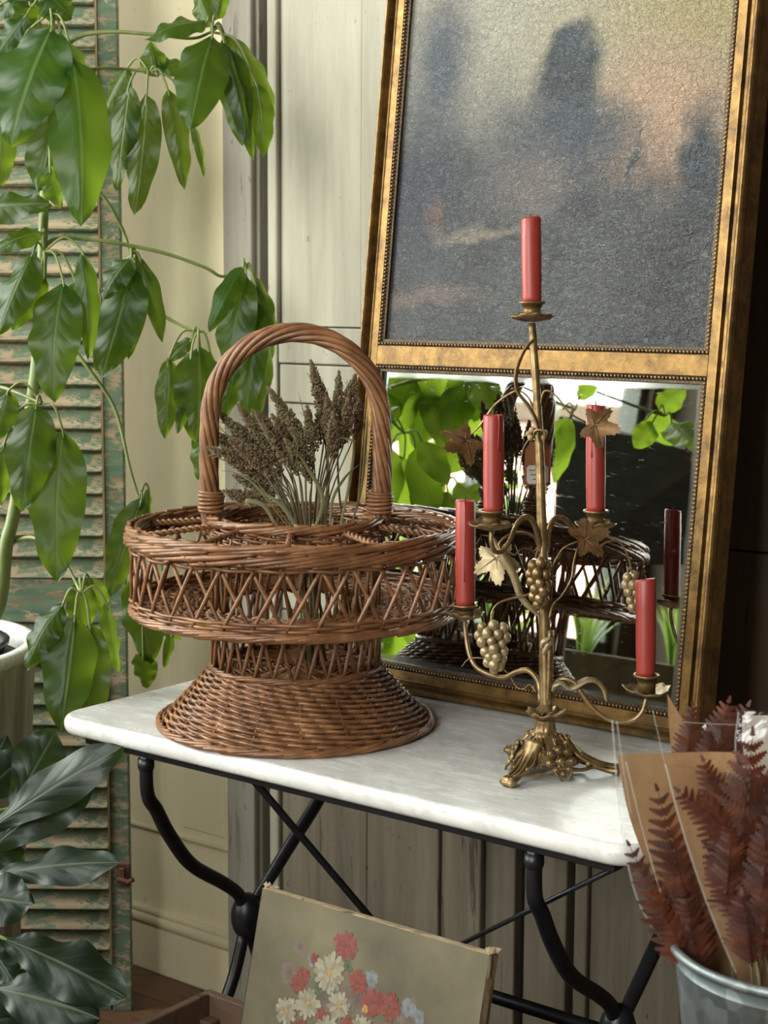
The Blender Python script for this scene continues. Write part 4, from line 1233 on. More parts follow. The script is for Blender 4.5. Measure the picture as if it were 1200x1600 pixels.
def leaf_mesh(b, base, tip, W, nrm, bend=0.1, fold=0.25, wave=0.08, seed=0, tipw=0.35, nv=16, nu=4, curl=0.0, shape='lance', sidebend=0.0):
    """one leaf blade from base to tip: W half-widths, folded along the midrib, wavy at the margin, arching by bend towards nrm"""
    random.seed(seed)
    base = Vector(base); tip = Vector(tip); L = (tip - base).length
    T = (tip - base).normalized(); N = Vector(nrm); N = (N - T * N.dot(T)).normalized(); S = T.cross(N)
    ctrl = (base + tip) / 2 + N * bend * L + S * sidebend * L
    ph = random.uniform(0, 6.28); ph2 = random.uniform(0, 6.28); fq = random.uniform(2.2, 3.4)
    rows = []; uvs = []
    if b.uv is None: b.uv = []
    for i in range(nv + 1):
        v = i / nv
        p = base * (1 - v) ** 2 + ctrl * 2 * v * (1 - v) + tip * v * v
        d = ((ctrl - base) * (1 - v) + (tip - ctrl) * v).normalized()
        s = d.cross(N).normalized(); s = s if s.dot(S) > 0 else -s
        n = s.cross(d); n = n if n.dot(N) > 0 else -n
        if shape == 'lance': w = (sin(pi * v ** 0.86) ** 0.62) * (1 - 0.22 * v) * 1.08
        elif shape == 'fiddle': w = (sin(pi * min(1, v ** 1.15)) ** 0.55) * (0.72 + 0.35 * sin(pi * v * 0.9 - 0.4) ** 2)
        else: w = sin(pi * v ** 0.75) ** 0.8
        if v > 0.97: w *= 0.5
        w = max(w, 0.012)
        rot = curl * (v - 0.3) if v > 0.3 else 0
        for j in range(-nu, nu + 1):
            u = j / nu
            ws = W * w * (1 + 0.05 * sin(fq * 2 * pi * v + (ph if u > 0 else ph2)) * abs(u))
            off = S * 0
            q = p + s * ws * u * cos(fold * 0.9) + n * (-abs(u) * ws * sin(fold) * 1.0 + wave * W * (u * u) * sin(fq * 2 * pi * v + (ph if u > 0 else ph2)) + rot * ws * abs(u))
            rows.append(q); uvs.append((u * 0.5 + 0.5, v))
    m = 2 * nu + 1; fs = []
    for i in range(nv):
        for j in range(m - 1): fs.append((i * m + j, i * m + j + 1, (i + 1) * m + j + 1, (i + 1) * m + j))
    b.add(rows, fs); b.uv += uvs

# ------------------------------------------------------------------ umbrella plant in its big planter
PD = 2.80
plant_base = P(-120, 1060, 2.72)
t = NT('planter_glaze')
st = t.noise(t.map((26, 26, 2)), 1.0, 5, 0.65)
t.set(color=t.ramp(st, [(0.3, srgb(138, 140, 118)), (0.55, srgb(178, 180, 160)), (0.75, srgb(206, 208, 194))]), rough=0.55)
t.bump(st, 0.3, 0.002); M['planter'] = t.m
M['soil'] = plain('soil', srgb(52, 42, 34), 0.95, nscale=90, var=0.4, bstr=0.8)
M['black_plastic'] = plain('black_plastic', srgb(26, 28, 34), 0.3, bstr=0.0)
M['white_rim'] = plain('white_rim', srgb(222, 222, 216), 0.5, nscale=80)
PC = P(-195, 1016, 2.74); PC.z = 0.0
PR = 0.262; PH = P(48, 1005, 2.74).z - 0.0
pot = empty('planter', 'tall pale ribbed planter at the left edge holding the umbrella plant', 'planter', PC)
def ribs(i, a, r, z): return (r * (1 + 0.012 * cos(36 * a)) if 1 < i < 6 else r), z
b = MB(); b.lathe([(0, 0), (PR * 0.74, 0.0), (PR * 0.76, 0.02), (PR * 0.84, PH * 0.4), (PR * 0.93, PH * 0.75), (PR * 0.965, PH - 0.03), (PR * 0.985, PH - 0.022)], PC, 144, ribs)
b.build('body', M['planter'], pot)
b = MB(); b.lathe([(PR * 0.975, PH - 0.024), (PR * 1.0, PH - 0.012), (PR, PH - 0.003), (PR * 0.98, PH), (PR * 0.93, PH), (PR * 0.915, PH - 0.006), (PR * 0.905, PH - 0.05)], PC, 72); b.build('rim', M['white_rim'], pot)
b = MB(); b.lathe([(0.0, PH - 0.035), (PR * 0.91, PH - 0.035)], PC, 48); b.build('soil', M['soil'], pot)
npc = PC + RT * 0.06 + Vector((0, 0, 0))
nur = empty('nursery_pot', 'black plastic nursery pot rim sunk in the pale planter', 'plant pot', (npc.x, npc.y, PH - 0.035))
b = MB(); b.lathe([(0.145, PH - 0.034), (0.150, PH - 0.006), (0.156, PH - 0.004), (0.157, PH + 0.002), (0.150, PH + 0.004), (0.146, PH - 0.002), (0.140, PH - 0.028)], (npc.x, npc.y, 0), 64); b.build('pot_rim', M['black_plastic'], nur)
b = MB(); b.lathe([(0.0, PH - 0.016), (0.143, PH - 0.018)], (npc.x, npc.y, 0), 40); b.build('soil', M['soil'], nur)

up = empty('umbrella_plant', 'tall green umbrella plant with drooping glossy leaflets in the window corner', 'plant', (npc.x, npc.y, PH - 0.018))
def px_path(pts, d0, d1=None):
    d1 = d0 if d1 is None else d1; n = len(pts)
    return [P(x, y, d0 + (d1 - d0) * i / max(1, n - 1)) for i, (x, y) in enumerate(pts)]
root = Vector((npc.x + 0.06, npc.y + 0.03, PH - 0.02))
b = MB(); tr = bez([root] + px_path([(-8, 960), (10, 850), (22, 800), (49, 631), (62, 510), (66, 400), (72, 250), (80, 100), (80, 20), (70, -90)], 2.76, 2.82), 72)
b.tube(tr, [0.0135 - 0.0085 * i / (len(tr) - 1) for i in range(len(tr))], 10); b.build('trunk', M['stem'], up)
b = MB(); tr2 = bez([root + Vector((-0.05, -0.04, 0)), Vector((-0.42, -0.10, 1.1)), Vector((-0.38, -0.16, 1.4)), Vector((-0.37, -0.17, 1.48))], 40)
b.tube(tr2, [0.012 - 0.007 * i / (len(tr2) - 1) for i in range(len(tr2))], 8); b.build('trunk', M['stem'], up)
# (hub, hub depth, petiole path from the trunk, [leaf: base, tip, width px, extra depth at tip, bend, fold, curl, tilt of the face])
CL = [
 ((78, 20), 2.74, [(78, 60), (78, 20)], [
    ((81, 43), (17, 229), 114, -0.05, 0.10, 0.18, 0.0, (0.1, 0.15)), ((113, 90), (126, 354), 98, -0.07, 0.10, 0.22, 0.0, (-0.1, 0.1)), ((95, 50), (152, 182), 52, 0.02, 0.12, 0.5, 0.0, (0.5, 0.0)),
    ((92, 150), (58, 300), 80, 0.03, 0.05, 0.15, 0.0, (0.0, 0.0)), ((70, -14), (113, 30), 62, 0.0, 0.15, 0.2, 0.0, (0.2, 0.4)), ((32, -14), (-2, 32), 40, 0.02, 0.1, 0.2, 0.0, (-0.2, 0.2)),
    ((42, 22), (-14, 98), 52, 0.03, 0.1, 0.3, 0.0, (-0.3, 0.1)), ((60, 30), (20, 150), 70, 0.06, 0.1, 0.2, 0.0, (0.2, 0.2)), ((-40, 326), (80, 318), 62, -0.06, 0.08, 0.2, 0.0, (0.0, 0.5)),
    ((78, 258), (95, 325), 36, 0.04, 0.05, 0.5, 0.0, (0.6, 0.0)), ((50, 10), (10, -60), 60, 0.0, 0.1, 0.2, 0, (0, 0.3)), ((90, 0), (120, -70), 60, 0.0, 0.1, 0.2, 0, (0, 0.3)),
    ((0, 180), (4, 290), 46, 0.05, 0.05, 0.2, 0.0, (0.1, 0)), ((40, -10), (30, 70), 50, 0.07, 0.05, 0.2, 0.0, (0.1, 0)), ((-30, 40), (-10, 180), 60, 0.05, 0.05, 0.2, 0.0, (0.1, 0))]),
 ((331, 50), 2.78, [(82, 100), (118, 60), (170, 50), (240, 54), (300, 60), (331, 50)], [
    ((323, 35), (228, 63), 50, -0.03, 0.22, 0.15, 0.0, (0.0, 0.5)), ((332, 54), (296, 204), 80, -0.06, 0.10, 0.12, 0.0, (0.05, 0.1)), ((352, 72), (379, 229), 54, -0.01, 0.10, 0.30, 0.0, (0.25, 0.0)),
    ((348, 58), (396, 252), 44, 0.0, 0.20, 0.45, 0.0, (0.5, 0.1)), ((350, 52), (430, 182), 34, 0.05, 0.25, 0.3, 0.0, (0.5, 0.3)), ((330, 40), (308, -22), 44, 0.03, 0.1, 0.3, 0.0, (-0.3, 0.0)), ((338, 30), (350, -28), 30, 0.0, 0.1, 0.4, 0.0, (0.4, 0.0)),
    ((400, 130), (412, 245), 40, 0.03, 0.12, 0.3, 0.0, (0.4, 0.0))]),
 ((234, 113), 2.90, [(76, 170), (115, 120), (155, 107), (195, 108), (234, 113)], [
    ((246, 120), (236, 66), 44, 0.0, 0.1, 0.4, 0.0, (0.3, 0.0)), ((229, 148), (210, 337), 54, -0.03, 0.05, 0.18, 0.0, (0.1, 0.0)), ((202, 133), (182, 297), 50, -0.01, 0.05, 0.15, 0.0, (-0.1, 0.0)),
    ((200, 105), (160, 182), 46, 0.03, 0.1, 0.2, 0.0, (-0.2, 0.2)), ((262, 140), (288, 296), 40, 0.0, 0.08, 0.45, 0.0, (0.4, 0.0)), ((298, 185), (319, 276), 17, 0.04, 0.08, 0.6, 0.0, (0.7, 0.0)),
    ((252, 108), (284, 98), 34, 0.02, 0.15, 0.3, 0.0, (0.3, 0.3))]),
 ((69, 393), 2.72, [(64, 460), (66, 420), (69, 393)], [
    ((52, 395), (-2, 522), 66, -0.05, 0.12, 0.25, 0.0, (-0.2, 0.1)), ((70, 432), (18, 516), 46, 0.0, 0.1, 0.2, 0.0, (-0.1, 0.1)), ((99, 440), (84, 629), 78, -0.04, 0.10, 0.16, 0.0, (0.1, 0.0)),
    ((128, 393), (138, 563), 38, 0.0, 0.15, 0.5, 0.0, (0.6, 0.0)), ((68, 362), (-14, 396), 38, -0.03, 0.25, 0.2, 0.0, (0.0, 0.6)), ((118, 440), (112, 560), 40, 0.03, 0.06, 0.3, 0.0, (0.3, 0.0))]),
 ((205, 398), 2.86, [(72, 250), (110, 275), (157, 302), (190, 355), (205, 398)], [
    ((205, 402), (160, 468), 48, -0.03, 0.15, 0.15, 0.0, (-0.1, 0.3)), ((207, 418), (157, 592), 76, -0.02, 0.08, 0.15, 0.0, (0.0, 0.0)), ((212, 398), (254, 536), 34, 0.02, 0.25, 0.45, 0.0, (0.5, 0.1)),
    ((222, 420), (200, 562), 44, 0.02, 0.08, 0.3, 0.0, (0.3, 0.0)), ((225, 425), (246, 490), 30, 0.04, 0.12, 0.3, 0.0, (0.4, 0.0)), ((190, 470), (150, 580), 50, 0.04, 0.08, 0.3, 0.0, (0.1, 0.0))]),
 ((382, 418), 2.92, [(68, 385), (95, 372), (170, 378), (255, 395), (320, 418), (348, 432), (382, 418)], [
    ((380, 417), (327, 519), 38, -0.04, 0.25, 0.3, 0.0, (-0.2, 0.4)), ((384, 430), (364, 604), 60, -0.03, 0.10, 0.15, 0.0, (0.05, 0.0)), ((402, 470), (384, 655), 48, 0.0, 0.10, 0.25, 0.0, (0.2, 0.0)),
    ((402, 450), (400, 668), 44, 0.03, 0.16, 0.45, 0.0, (0.5, 0.0)), ((372, 545), (348, 660), 40, 0.02, 0.05, 0.2, 0.0, (0.1, 0.0)), ((395, 432), (425, 560), 36, 0.03, 0.15, 0.4, 0.0, (0.5, 0.1))]),
 ((310, 518), 2.95, [(205, 440), (240, 482), (280, 507), (310, 518)], [
    ((300, 530), (262, 566), 26, 0.0, 0.12, 0.2, 0.0, (-0.2, 0.2)), ((310, 543), (306, 692), 76, -0.03, 0.10, 0.15, 0.0, (0.0, 0.0)), ((264, 560), (257, 686), 38, 0.0, 0.05, 0.2, 0.0, (-0.1, 0.0)),
    ((294, 602), (277, 678), 24, -0.05, 0.06, 0.3, 0.0, (0.3, 0.0)), ((318, 672), (310, 750), 40, 0.03, 0.05, 0.3, 0.0, (0.2, 0.0)), ((330, 560), (334, 660), 40, 0.03, 0.06, 0.3, 0.0, (0.3, 0.0))]),
 ((66, 631), 2.70, [(-30, 608), (0, 605), (30, 615), (66, 631)], [
    ((57, 633), (35, 800), 76, -0.05, 0.12, 0.18, 0.0, (-0.1, 0.15)), ((98, 673), (90, 911), 86, -0.05, 0.08, 0.15, 0.0, (0.1, 0.0)), ((14, 610), (-6, 690), 46, 0.0, 0.1, 0.2, 0.0, (0.0, 0.1)), ((8, 690), (2, 790), 30, 0.04, 0.1, 0.2, 0.0, (0.0, 0.1))]),
 ((127, 928), 2.62, [(10, 850), (50, 840), (85, 860), (108, 890), (127, 928)], [
    ((98, 945), (42, 1048), 54, -0.02, 0.20, 0.25, 0.0, (-0.2, 0.4)), ((117, 962), (95, 1144), 82, -0.04, 0.08, 0.15, 0.0, (0.05, 0.05)), ((140, 973), (146, 1150), 68, 0.02, 0.06, 0.15, 0.0, (0.0, 0.0)),
    ((165, 940), (186, 1052), 32, 0.05, 0.10, 0.45, 0.0, (0.5, 0.0)), ((124, 912), (130, 990), 48, 0.06, 0.06, 0.2, 0.0, (0.1, 0.0)), ((140, 905), (165, 960), 36, 0.07, 0.1, 0.3, 0.0, (0.2, 0.0))]),
 ((218, 782), 2.84, [(110, 540), (140, 578), (180, 640), (203, 732), (218, 782)], [
    ((222, 778), (172, 933), 54, -0.02, 0.06, 0.2, 0.0, (0.0, 0.0)), ((205, 905), (236, 1038), 66, 0.02, 0.06, 0.2, 0.0, (0.1, 0.0)), ((224, 1020), (230, 1075), 40, 0.05, 0.04, 0.3, 0.0, (0.1, 0.0)),
    ((240, 945), (282, 1000), 44, 0.05, 0.08, 0.3, 0.0, (0.3, 0.1)), ((268, 985), (256, 1044), 18, 0.03, 0.05, 0.5, 0.0, (0.5, 0.0)), ((232, 762), (231, 815), 16, 0.0, 0.08, 0.5, 0.0, (0.5, 0.0))]),
]
LEAVES = []
li = 0
for (hub, hd, pet, leaves) in CL:
    hp_ = P(hub[0], hub[1], hd)
    pts = px_path(pet, 2.79 if pet[0][0] < 85 else hd + 0.03, hd)
    b = MB(); cv = bez(pts, 30); b.tube(cv, [0.0040 - 0.0016 * i / (len(cv) - 1) for i in range(len(cv))], 7)
    b.build('petiole', M['stem'], up)
    for (bs, tp_, w, dd, bend, fold, curl, tl) in leaves:
        li += 1
        dm = hd + dd
        pb = P(bs[0], bs[1], hd + dd * 0.3); pt = P(tp_[0], tp_[1], hd + dd)
        random.seed(li * 7 + 1)
        nrm = -FW + RT * (tl[0] + random.uniform(-0.35, 0.35)) + UP * (tl[1] + random.uniform(-0.1, 0.2))
        b = MB(); leaf_mesh(b, pb, pt, w / 2 * dm / FPX * 1.10, nrm, bend * 1.2, fold + random.uniform(-0.05, 0.2), 0.16, li, sidebend=random.uniform(-0.06, 0.06))
        lf = b.build('leaf', M['umbrella_leaf'], up)
        d = (pb - hp_)
        if 0.004 < d.length < 0.30:
            b = MB(); b.tube(bez([hp_, hp_.lerp(pb, 0.55) + Vector((0, 0, 0.012 + 0.18 * d.length)), pb, pb.lerp(pt, 0.12)], 12), [0.0021] * 12 + [0.0015], 6)
            b.build('leaf_stalk', M['stem'], up)
# further whorls of the same plant, on the window side
random.seed(77)
hubs = []
REFL_N = Vector((0, -cos(LEAN), sin(LEAN)))
def refl(px, py, dist):
    """the point that shows at (px, py) in the mirror, dist beyond the glass"""
    p0 = Vector((0, 0.4358 + 0.0105, TZ)); r = FW + RT * ((px - 600) / FPX) - UP * ((py - 800) / FPX)
    tt = (p0 - CAM).dot(REFL_N) / r.dot(REFL_N); hit = CAM + r * tt
    rr = (r - 2 * r.dot(REFL_N) * REFL_N).normalized()
    return hit + rr * dist
WH = [((632, 676), 0.80, [((610, 700), (600, 790), 60), ((632, 715), (622, 800), 55), ((650, 700), (672, 790), 60), ((612, 660), (590, 640), 60), ((660, 690), (690, 740), 50)]),
      ((700, 560), 0.95, [((690, 575), (660, 670), 70), ((640, 585), (620, 665), 60), ((612, 575), (606, 650), 60), ((730, 590), (705, 665), 60), ((760, 585), (745, 640), 50), ((665, 600), (690, 680), 50), ((715, 575), (740, 660), 70), ((672, 580), (640, 690), 60), ((740, 570), (770, 640), 60), ((655, 560), (610, 620), 60)]),
      ((690, 760), 0.9, [((680, 740), (660, 790), 60), ((700, 770), (690, 800), 50), ((715, 755), (745, 790), 50), ((705, 740), (725, 690), 40)]),
      ((900, 640), 1.0, [((890, 655), (872, 730), 36), ((905, 625), (930, 590), 30), ((880, 640), (850, 650), 40), ((893, 655), (860, 700), 40)]),
      ((1040, 650), 1.1, [((1020, 660), (1000, 690), 40), ((1050, 660), (1080, 690), 60), ((1030, 640), (1060, 615), 40), ((1010, 655), (1060, 680), 50)]),
      ((615, 985), 0.9, [((618, 965), (612, 1030), 60), ((640, 960), (655, 1010), 40), ((600, 960), (590, 1010), 50)])]
for (hub, dist, lv) in WH:
    h_ = refl(hub[0], hub[1], dist)
    k = min(range(len(tr2)), key=lambda i: (tr2[i] - h_).length + abs(tr2[i].z - h_.z) * 0.5)
    b = MB(); b.tube(bez([tr2[max(0, k - 3)], tr2[k].lerp(h_, 0.5) + Vector((0, 0, 0.05)), h_], 20), 0.003, 6); b.build('petiole', M['stem'], up)
    for (bs, tp_, w) in lv:
        li += 1
        pb = refl(bs[0], bs[1], dist + random.uniform(-0.04, 0.04)); pt = refl(tp_[0], tp_[1], dist + random.uniform(-0.08, 0.08)); pt = pb + (pt - pb) * 1.35
        b = MB(); leaf_mesh(b, pb, pt, w / 2 * (2.5 + dist) / FPX, Vector((0.6, 0.8, 0.2)), 0.08, 0.2, 0.1, li)
        b.build('leaf', M['umbrella_leaf'], up)
        b = MB(); b.tube(bez([h_, h_.lerp(pb, 0.6) + Vector((0, 0, 0.015)), pb], 8), 0.002, 5); b.build('leaf_stalk', M['stem'], up)

# ------------------------------------------------------------------ fiddle-leaf fig, nearer, low at the left
FD = 2.28
fb_ = P(-95, 1600, FD + 0.02); fb_.z = 0.0
figp = empty('fig_pot', 'black pot of the fiddle-leaf fig below the left edge', 'plant pot', fb_)
b = MB(); b.lathe([(0, 0), (0.085, 0.0), (0.10, 0.02), (0.125, 0.235), (0.132, 0.24), (0.132, 0.255), (0.122, 0.255), (0.118, 0.22)], fb_, 40); b.build('pot_body', M['black_plastic'], figp)
b = MB(); b.lathe([(0, 0.222), (0.119, 0.222)], fb_, 32); b.build('soil', M['soil'], figp)
fig = empty('fiddle_leaf_fig', 'dark fiddle-leaf fig with broad leathery leaves in the lower left corner', 'plant', fb_ + Vector((0, 0, 0.222)))
b = MB(); ft = bez([fb_ + Vector((0, 0, 0.21)), P(-70, 1590, FD), P(-50, 1450, FD), P(-45, 1300, FD), P(-55, 1180, FD)], 32)
b.tube(ft, [0.010 - 0.005 * i / (len(ft) - 1) for i in range(len(ft))], 8); b.build('trunk', M['bark'], fig)
FL = [((-30, 1305), (192, 1166), 72, -0.05, 0.10, 0.30, 0.10, (0.05, 0.45)), ((-25, 1335), (148, 1200), 92, -0.02, 0.10, 0.25, 0.0, (0.1, 0.55)), ((18, 1262), (88, 1140), 78, 0.10, 0.05, 0.2, 0.0, (0.3, 0.1)),
      ((-10, 1368), (187, 1348), 62, -0.06, 0.12, 0.22, 0.0, (0.0, 0.8)), ((-60, 1395), (52, 1412), 74, -0.08, 0.10, 0.2, 0.0, (0.0, 0.3)), ((-5, 1462), (198, 1560), 88, -0.08, 0.12, 0.2, 0.0, (0.1, 0.75)),
      ((-20, 1540), (156, 1592), 92, -0.10, 0.12, 0.2, 0.0, (0.0, 0.7)), ((-20, 1470), (24, 1540), 46, -0.05, 0.08, 0.3, 0.0, (0.2, 0.3)), ((-60, 1480), (20, 1590), 80, -0.02, 0.1, 0.2, 0.0, (0.2, 0.4)),
      ((-40, 1250), (40, 1180), 80, 0.14, 0.1, 0.2, 0.0, (0.2, 0.2)), ((-40, 1240), (10, 1150), 80, 0.16, 0.1, 0.2, 0.0, (0.2, 0.2)), ((-50, 1500), (90, 1610), 80, 0.0, 0.1, 0.2, 0.0, (0.1, 0.6)),
      ((-50, 1340), (40, 1330), 60, 0.03, 0.1, 0.2, 0, (0, 0.3))]
for i, (bs, tp_, w, dd, bend, fold, curl, tl) in enumerate(FL):
    pb = P(bs[0], bs[1], FD + dd * 0.5); pt = P(tp_[0], tp_[1], FD + dd)
    b = MB(); leaf_mesh(b, pb, pt, w / 2 * FD / FPX * 1.05, -FW + RT * tl[0] + UP * tl[1], bend, fold, 0.22, 300 + i, nv=22, nu=5, shape='fiddle', curl=curl)
    b.build('leaf', M['fig_leaf'], fig)
    k = min(range(len(ft)), key=lambda j: (ft[j] - pb).length)
    b = MB(); b.tube(bez([ft[k], ft[k].lerp(pb, 0.5) + Vector((0, 0, -0.004)), pb, pb.lerp(pt, 0.1)], 10), 0.0030, 6); b.build('leaf_stalk', M['stem'], fig)
# ------------------------------------------------------------------ wooden crate with the flower picture in it
M['crate'] = wood_paint('crate_wood', srgb(98, 74, 56), srgb(74, 54, 40), srgb(48, 34, 26), 0.4, (4, 40, 40), 0.75, 0.4)
KX0, KX1, KY0, KY1, KZ = 0.376, 0.90, -0.37, -0.055, 0.44     # inner faces of the crate
crate = empty('wooden_crate', 'dark brown slatted wooden crate standing on the floor under the table', 'crate', ((KX0 + KX1) / 2, (KY0 + KY1) / 2, 0))
def cb(a, c, name='slat'):
    b = MB(); b.box(a, c); b.build(name, M['crate'], crate, smooth=False, bevel=0.002)
tk = 0.013
for (z0_, z1_) in ((0.012, 0.145), (0.155, 0.29), (0.30, KZ)):
    cb((KX0 - tk, KY0, z0_), (KX0, KY1, z1_)); cb((KX1, KY0, z0_), (KX1 + tk, KY1, z1_))
    cb((KX0 - tk, KY1, z0_), (KX1 + tk, KY1 + tk, z1_)); cb((KX0 - tk, KY0 - tk, z0_), (KX1 + tk, KY0, z1_))
for x in (KX0, KX1 - 0.02):
    for y in (KY0, KY1 - 0.02): cb((x, y, 0.0), (x + 0.02, y + 0.02, KZ - 0.03), 'corner_post')
cb((KX0 + 0.0, KY0, 0.085), (KX1, KY1, 0.098), 'bottom_board')

PL = radians(14.0)
pY, pZ = -0.042, 0.607
p_tl = on_y(410, 1388, pY); pex = Vector((1, 0, 0)); pdn = Vector((0, -sin(PL), -cos(PL))); pnf = Vector((0, -cos(PL), sin(PL)))
PWID = 0.364; PHGT = (p_tl.z - 0.104) / cos(PL)
porg = p_tl + pdn * PHGT
pic = empty('flower_picture', 'old unframed canvas painted with red and white flowers, torn at the corner', 'painting', porg)
t = NT('olive_canvas')
n1 = t.noise(t.map((7, 7, 7)), 1.0, 5, 0.6); n2 = t.noise(t.map((60, 60, 60)), 1.0, 5, 0.7)
cx_, cy_, cz_ = t.sep(t.tc('Object'))
colp = t.ramp(n1, [(0.25, srgb(66, 60, 44)), (0.5, srgb(92, 84, 62)), (0.75, srgb(112, 103, 78))])
colp = t.mix(t.ramp(n2, [(0.62, 0), (0.72, 0.45)]), colp, srgb(92, 80, 60))
t.set(color=colp, rough=0.6); t.bump(n2, 0.25, 0.001); M['canvas'] = t.m
M['canvas_edge'] = wood_paint('raw_canvas_edge', srgb(176, 160, 128), srgb(132, 108, 80), srgb(88, 64, 44), 0.4, (30, 30, 30), 0.85, 0.4)
pth = 0.019
def pp(u, v, h=0.0): return p_tl + pex * u + pdn * v + pnf * h
b = MB(); vs = [pp(0, 0), pp(PWID, 0), pp(PWID, PHGT), pp(0, PHGT), pp(0, 0, -pth), pp(PWID, 0, -pth), pp(PWID, PHGT, -pth), pp(0, PHGT, -pth)]
b.add(vs, [(0, 3, 2, 1), (4, 5, 6, 7)]); b.build('canvas', M['canvas'], pic, smooth=False)
# ragged edges of the canvas wrapped over the stretcher
random.seed(5)
b = MB()
for (a0, a1, n) in (((0, 0), (PWID, 0), 40), ((PWID, 0), (PWID, PHGT), 50), ((PWID, PHGT), (0, PHGT), 30), ((0, PHGT), (0, 0), 50)):
    pr = []
    for i in range(n + 1):
        u = i / n; x = a0[0] + (a1[0] - a0[0]) * u; y = a0[1] + (a1[1] - a0[1]) * u
        j = random.uniform(-0.0012, 0.0012) if 0 < i < n else 0
        ox = 0.001 if a0[0] == a1[0] and a0[0] > 0 else (-0.001 if a0[0] == a1[0] else 0); oy = -0.001 if (a0[1] == a1[1] and a0[1] == 0) else (0.001 if a0[1] == a1[1] else 0)
        pr.append([pp(x + ox * 0, y + oy * 0, 0.0006), pp(x + ox + j, y + oy + j, -0.003), pp(x + ox - j, y + oy - j, -pth * 0.6), pp(x + ox, y + oy, -pth)])
    vs = [v for r in pr for v in r]; fs = []
    for i in range(n):
        for k in range(3): fs.append((4 * i + k, 4 * i + k + 1, 4 * i + 4 + k + 1, 4 * i + 4 + k))
    b.add(vs, fs)
for (u, v) in ((PWID - 0.004, 0.0), (0.006, 0.0)):    # torn corners
    for k in range(7):
        a = random.uniform(0, 3.1); q = pp(u + random.uniform(-0.006, 0.006), v, -pth * random.random())
        b.add([q, q + pex * 0.010 * cos(a) - pdn * 0.009 * sin(a) - pnf * 0.002, q + pex * 0.009 * cos(a + 0.7) - pdn * 0.008 * sin(a + 0.7)], [(0, 1, 2)])
b.build('frayed_edge', M['canvas_edge'], pic, smooth=False)
# painted flowers: strokes of paint lying on the canvas
def on_pic(px, py):
    r = FW + RT * ((px - 600) / FPX) - UP * ((py - 800) / FPX)
    h = CAM + r * ((p_tl - CAM).dot(pnf) / r.dot(pnf)); d = h - p_tl
    return d.dot(pex), d.dot(pdn)
t = NT('oil_paint'); at = t.node('ShaderNodeVertexColor'); at.layer_name = 'Col'
t.set(color=t.mix(t.math('MULTIPLY', t.noise(None, 260, 4), 0.35), at.outputs['Color'], srgb(110, 96, 76)), rough=0.5); t.bump(t.noise(None, 300, 3), 0.3, 0.001)
M['paint'] = t.m
SP = 2.06 / FPX
def flower(b, px, py, r, c0, c1, cc, petals, layers, seed, h0):
    random.seed(seed); u0, v0 = on_pic(px, py); R = r * SP
    for L in range(layers):
        for k in range(petals):
            a = 2 * pi * (k + 0.5 * L + random.uniform(-0.3, 0.3)) / petals; rl = R * (1 - 0.27 * L) * random.uniform(0.85, 1.1); wd = rl * 2.4 / petals
            mixc = random.random(); col = [c0[i] * mixc + c1[i] * (1 - mixc) for i in range(3)] + [1]
            dk = [x * 0.55 for x in col[:3]] + [1]
            h = h0 + L * 0.000008 + k * 0.0000004
            e = (cos(a), sin(a)); s = (-sin(a), cos(a))
            n0 = len(b.v)
            pts = [(0, 0), (0.55, wd / rl), (0.9, wd / rl * 0.8), (1.0, 0), (0.9, -wd / rl * 0.8), (0.55, -wd / rl)]
            b.add([pp(u0 + (e[0] * x + s[0] * y) * rl, v0 + (e[1] * x + s[1] * y) * rl, h) for (x, y) in pts], [(0, 1, 2, 3, 4, 5)])
            b.col += [dk] + [col] * 5
    if cc:
        for k in range(8):
            a = random.uniform(0, 6.28); rr = R * 0.16 * random.random(); q = R * 0.07
            b.add([pp(u0 + rr * cos(a) + q * cos(t_), v0 + rr * sin(a) + q * sin(t_), h0 + 0.000027 + k * 0.0000003) for t_ in (0, 1.26, 2.5, 3.77, 5.0)], [(0, 1, 2, 3, 4)]); b.col += [list(cc)[:3] + [1]] * 5
RED0, RED1 = srgb(102, 28, 28), srgb(126, 54, 48); WH0, WH1 = srgb(154, 146, 124), srgb(118, 110, 90); BLU0, BLU1 = srgb(114, 122, 128), srgb(96, 102, 106); MAV0, MAV1 = srgb(108, 88, 84), srgb(94, 80, 72); YEL = srgb(176, 128, 58); GRN0, GRN1 = srgb(72, 92, 66), srgb(56, 70, 52)
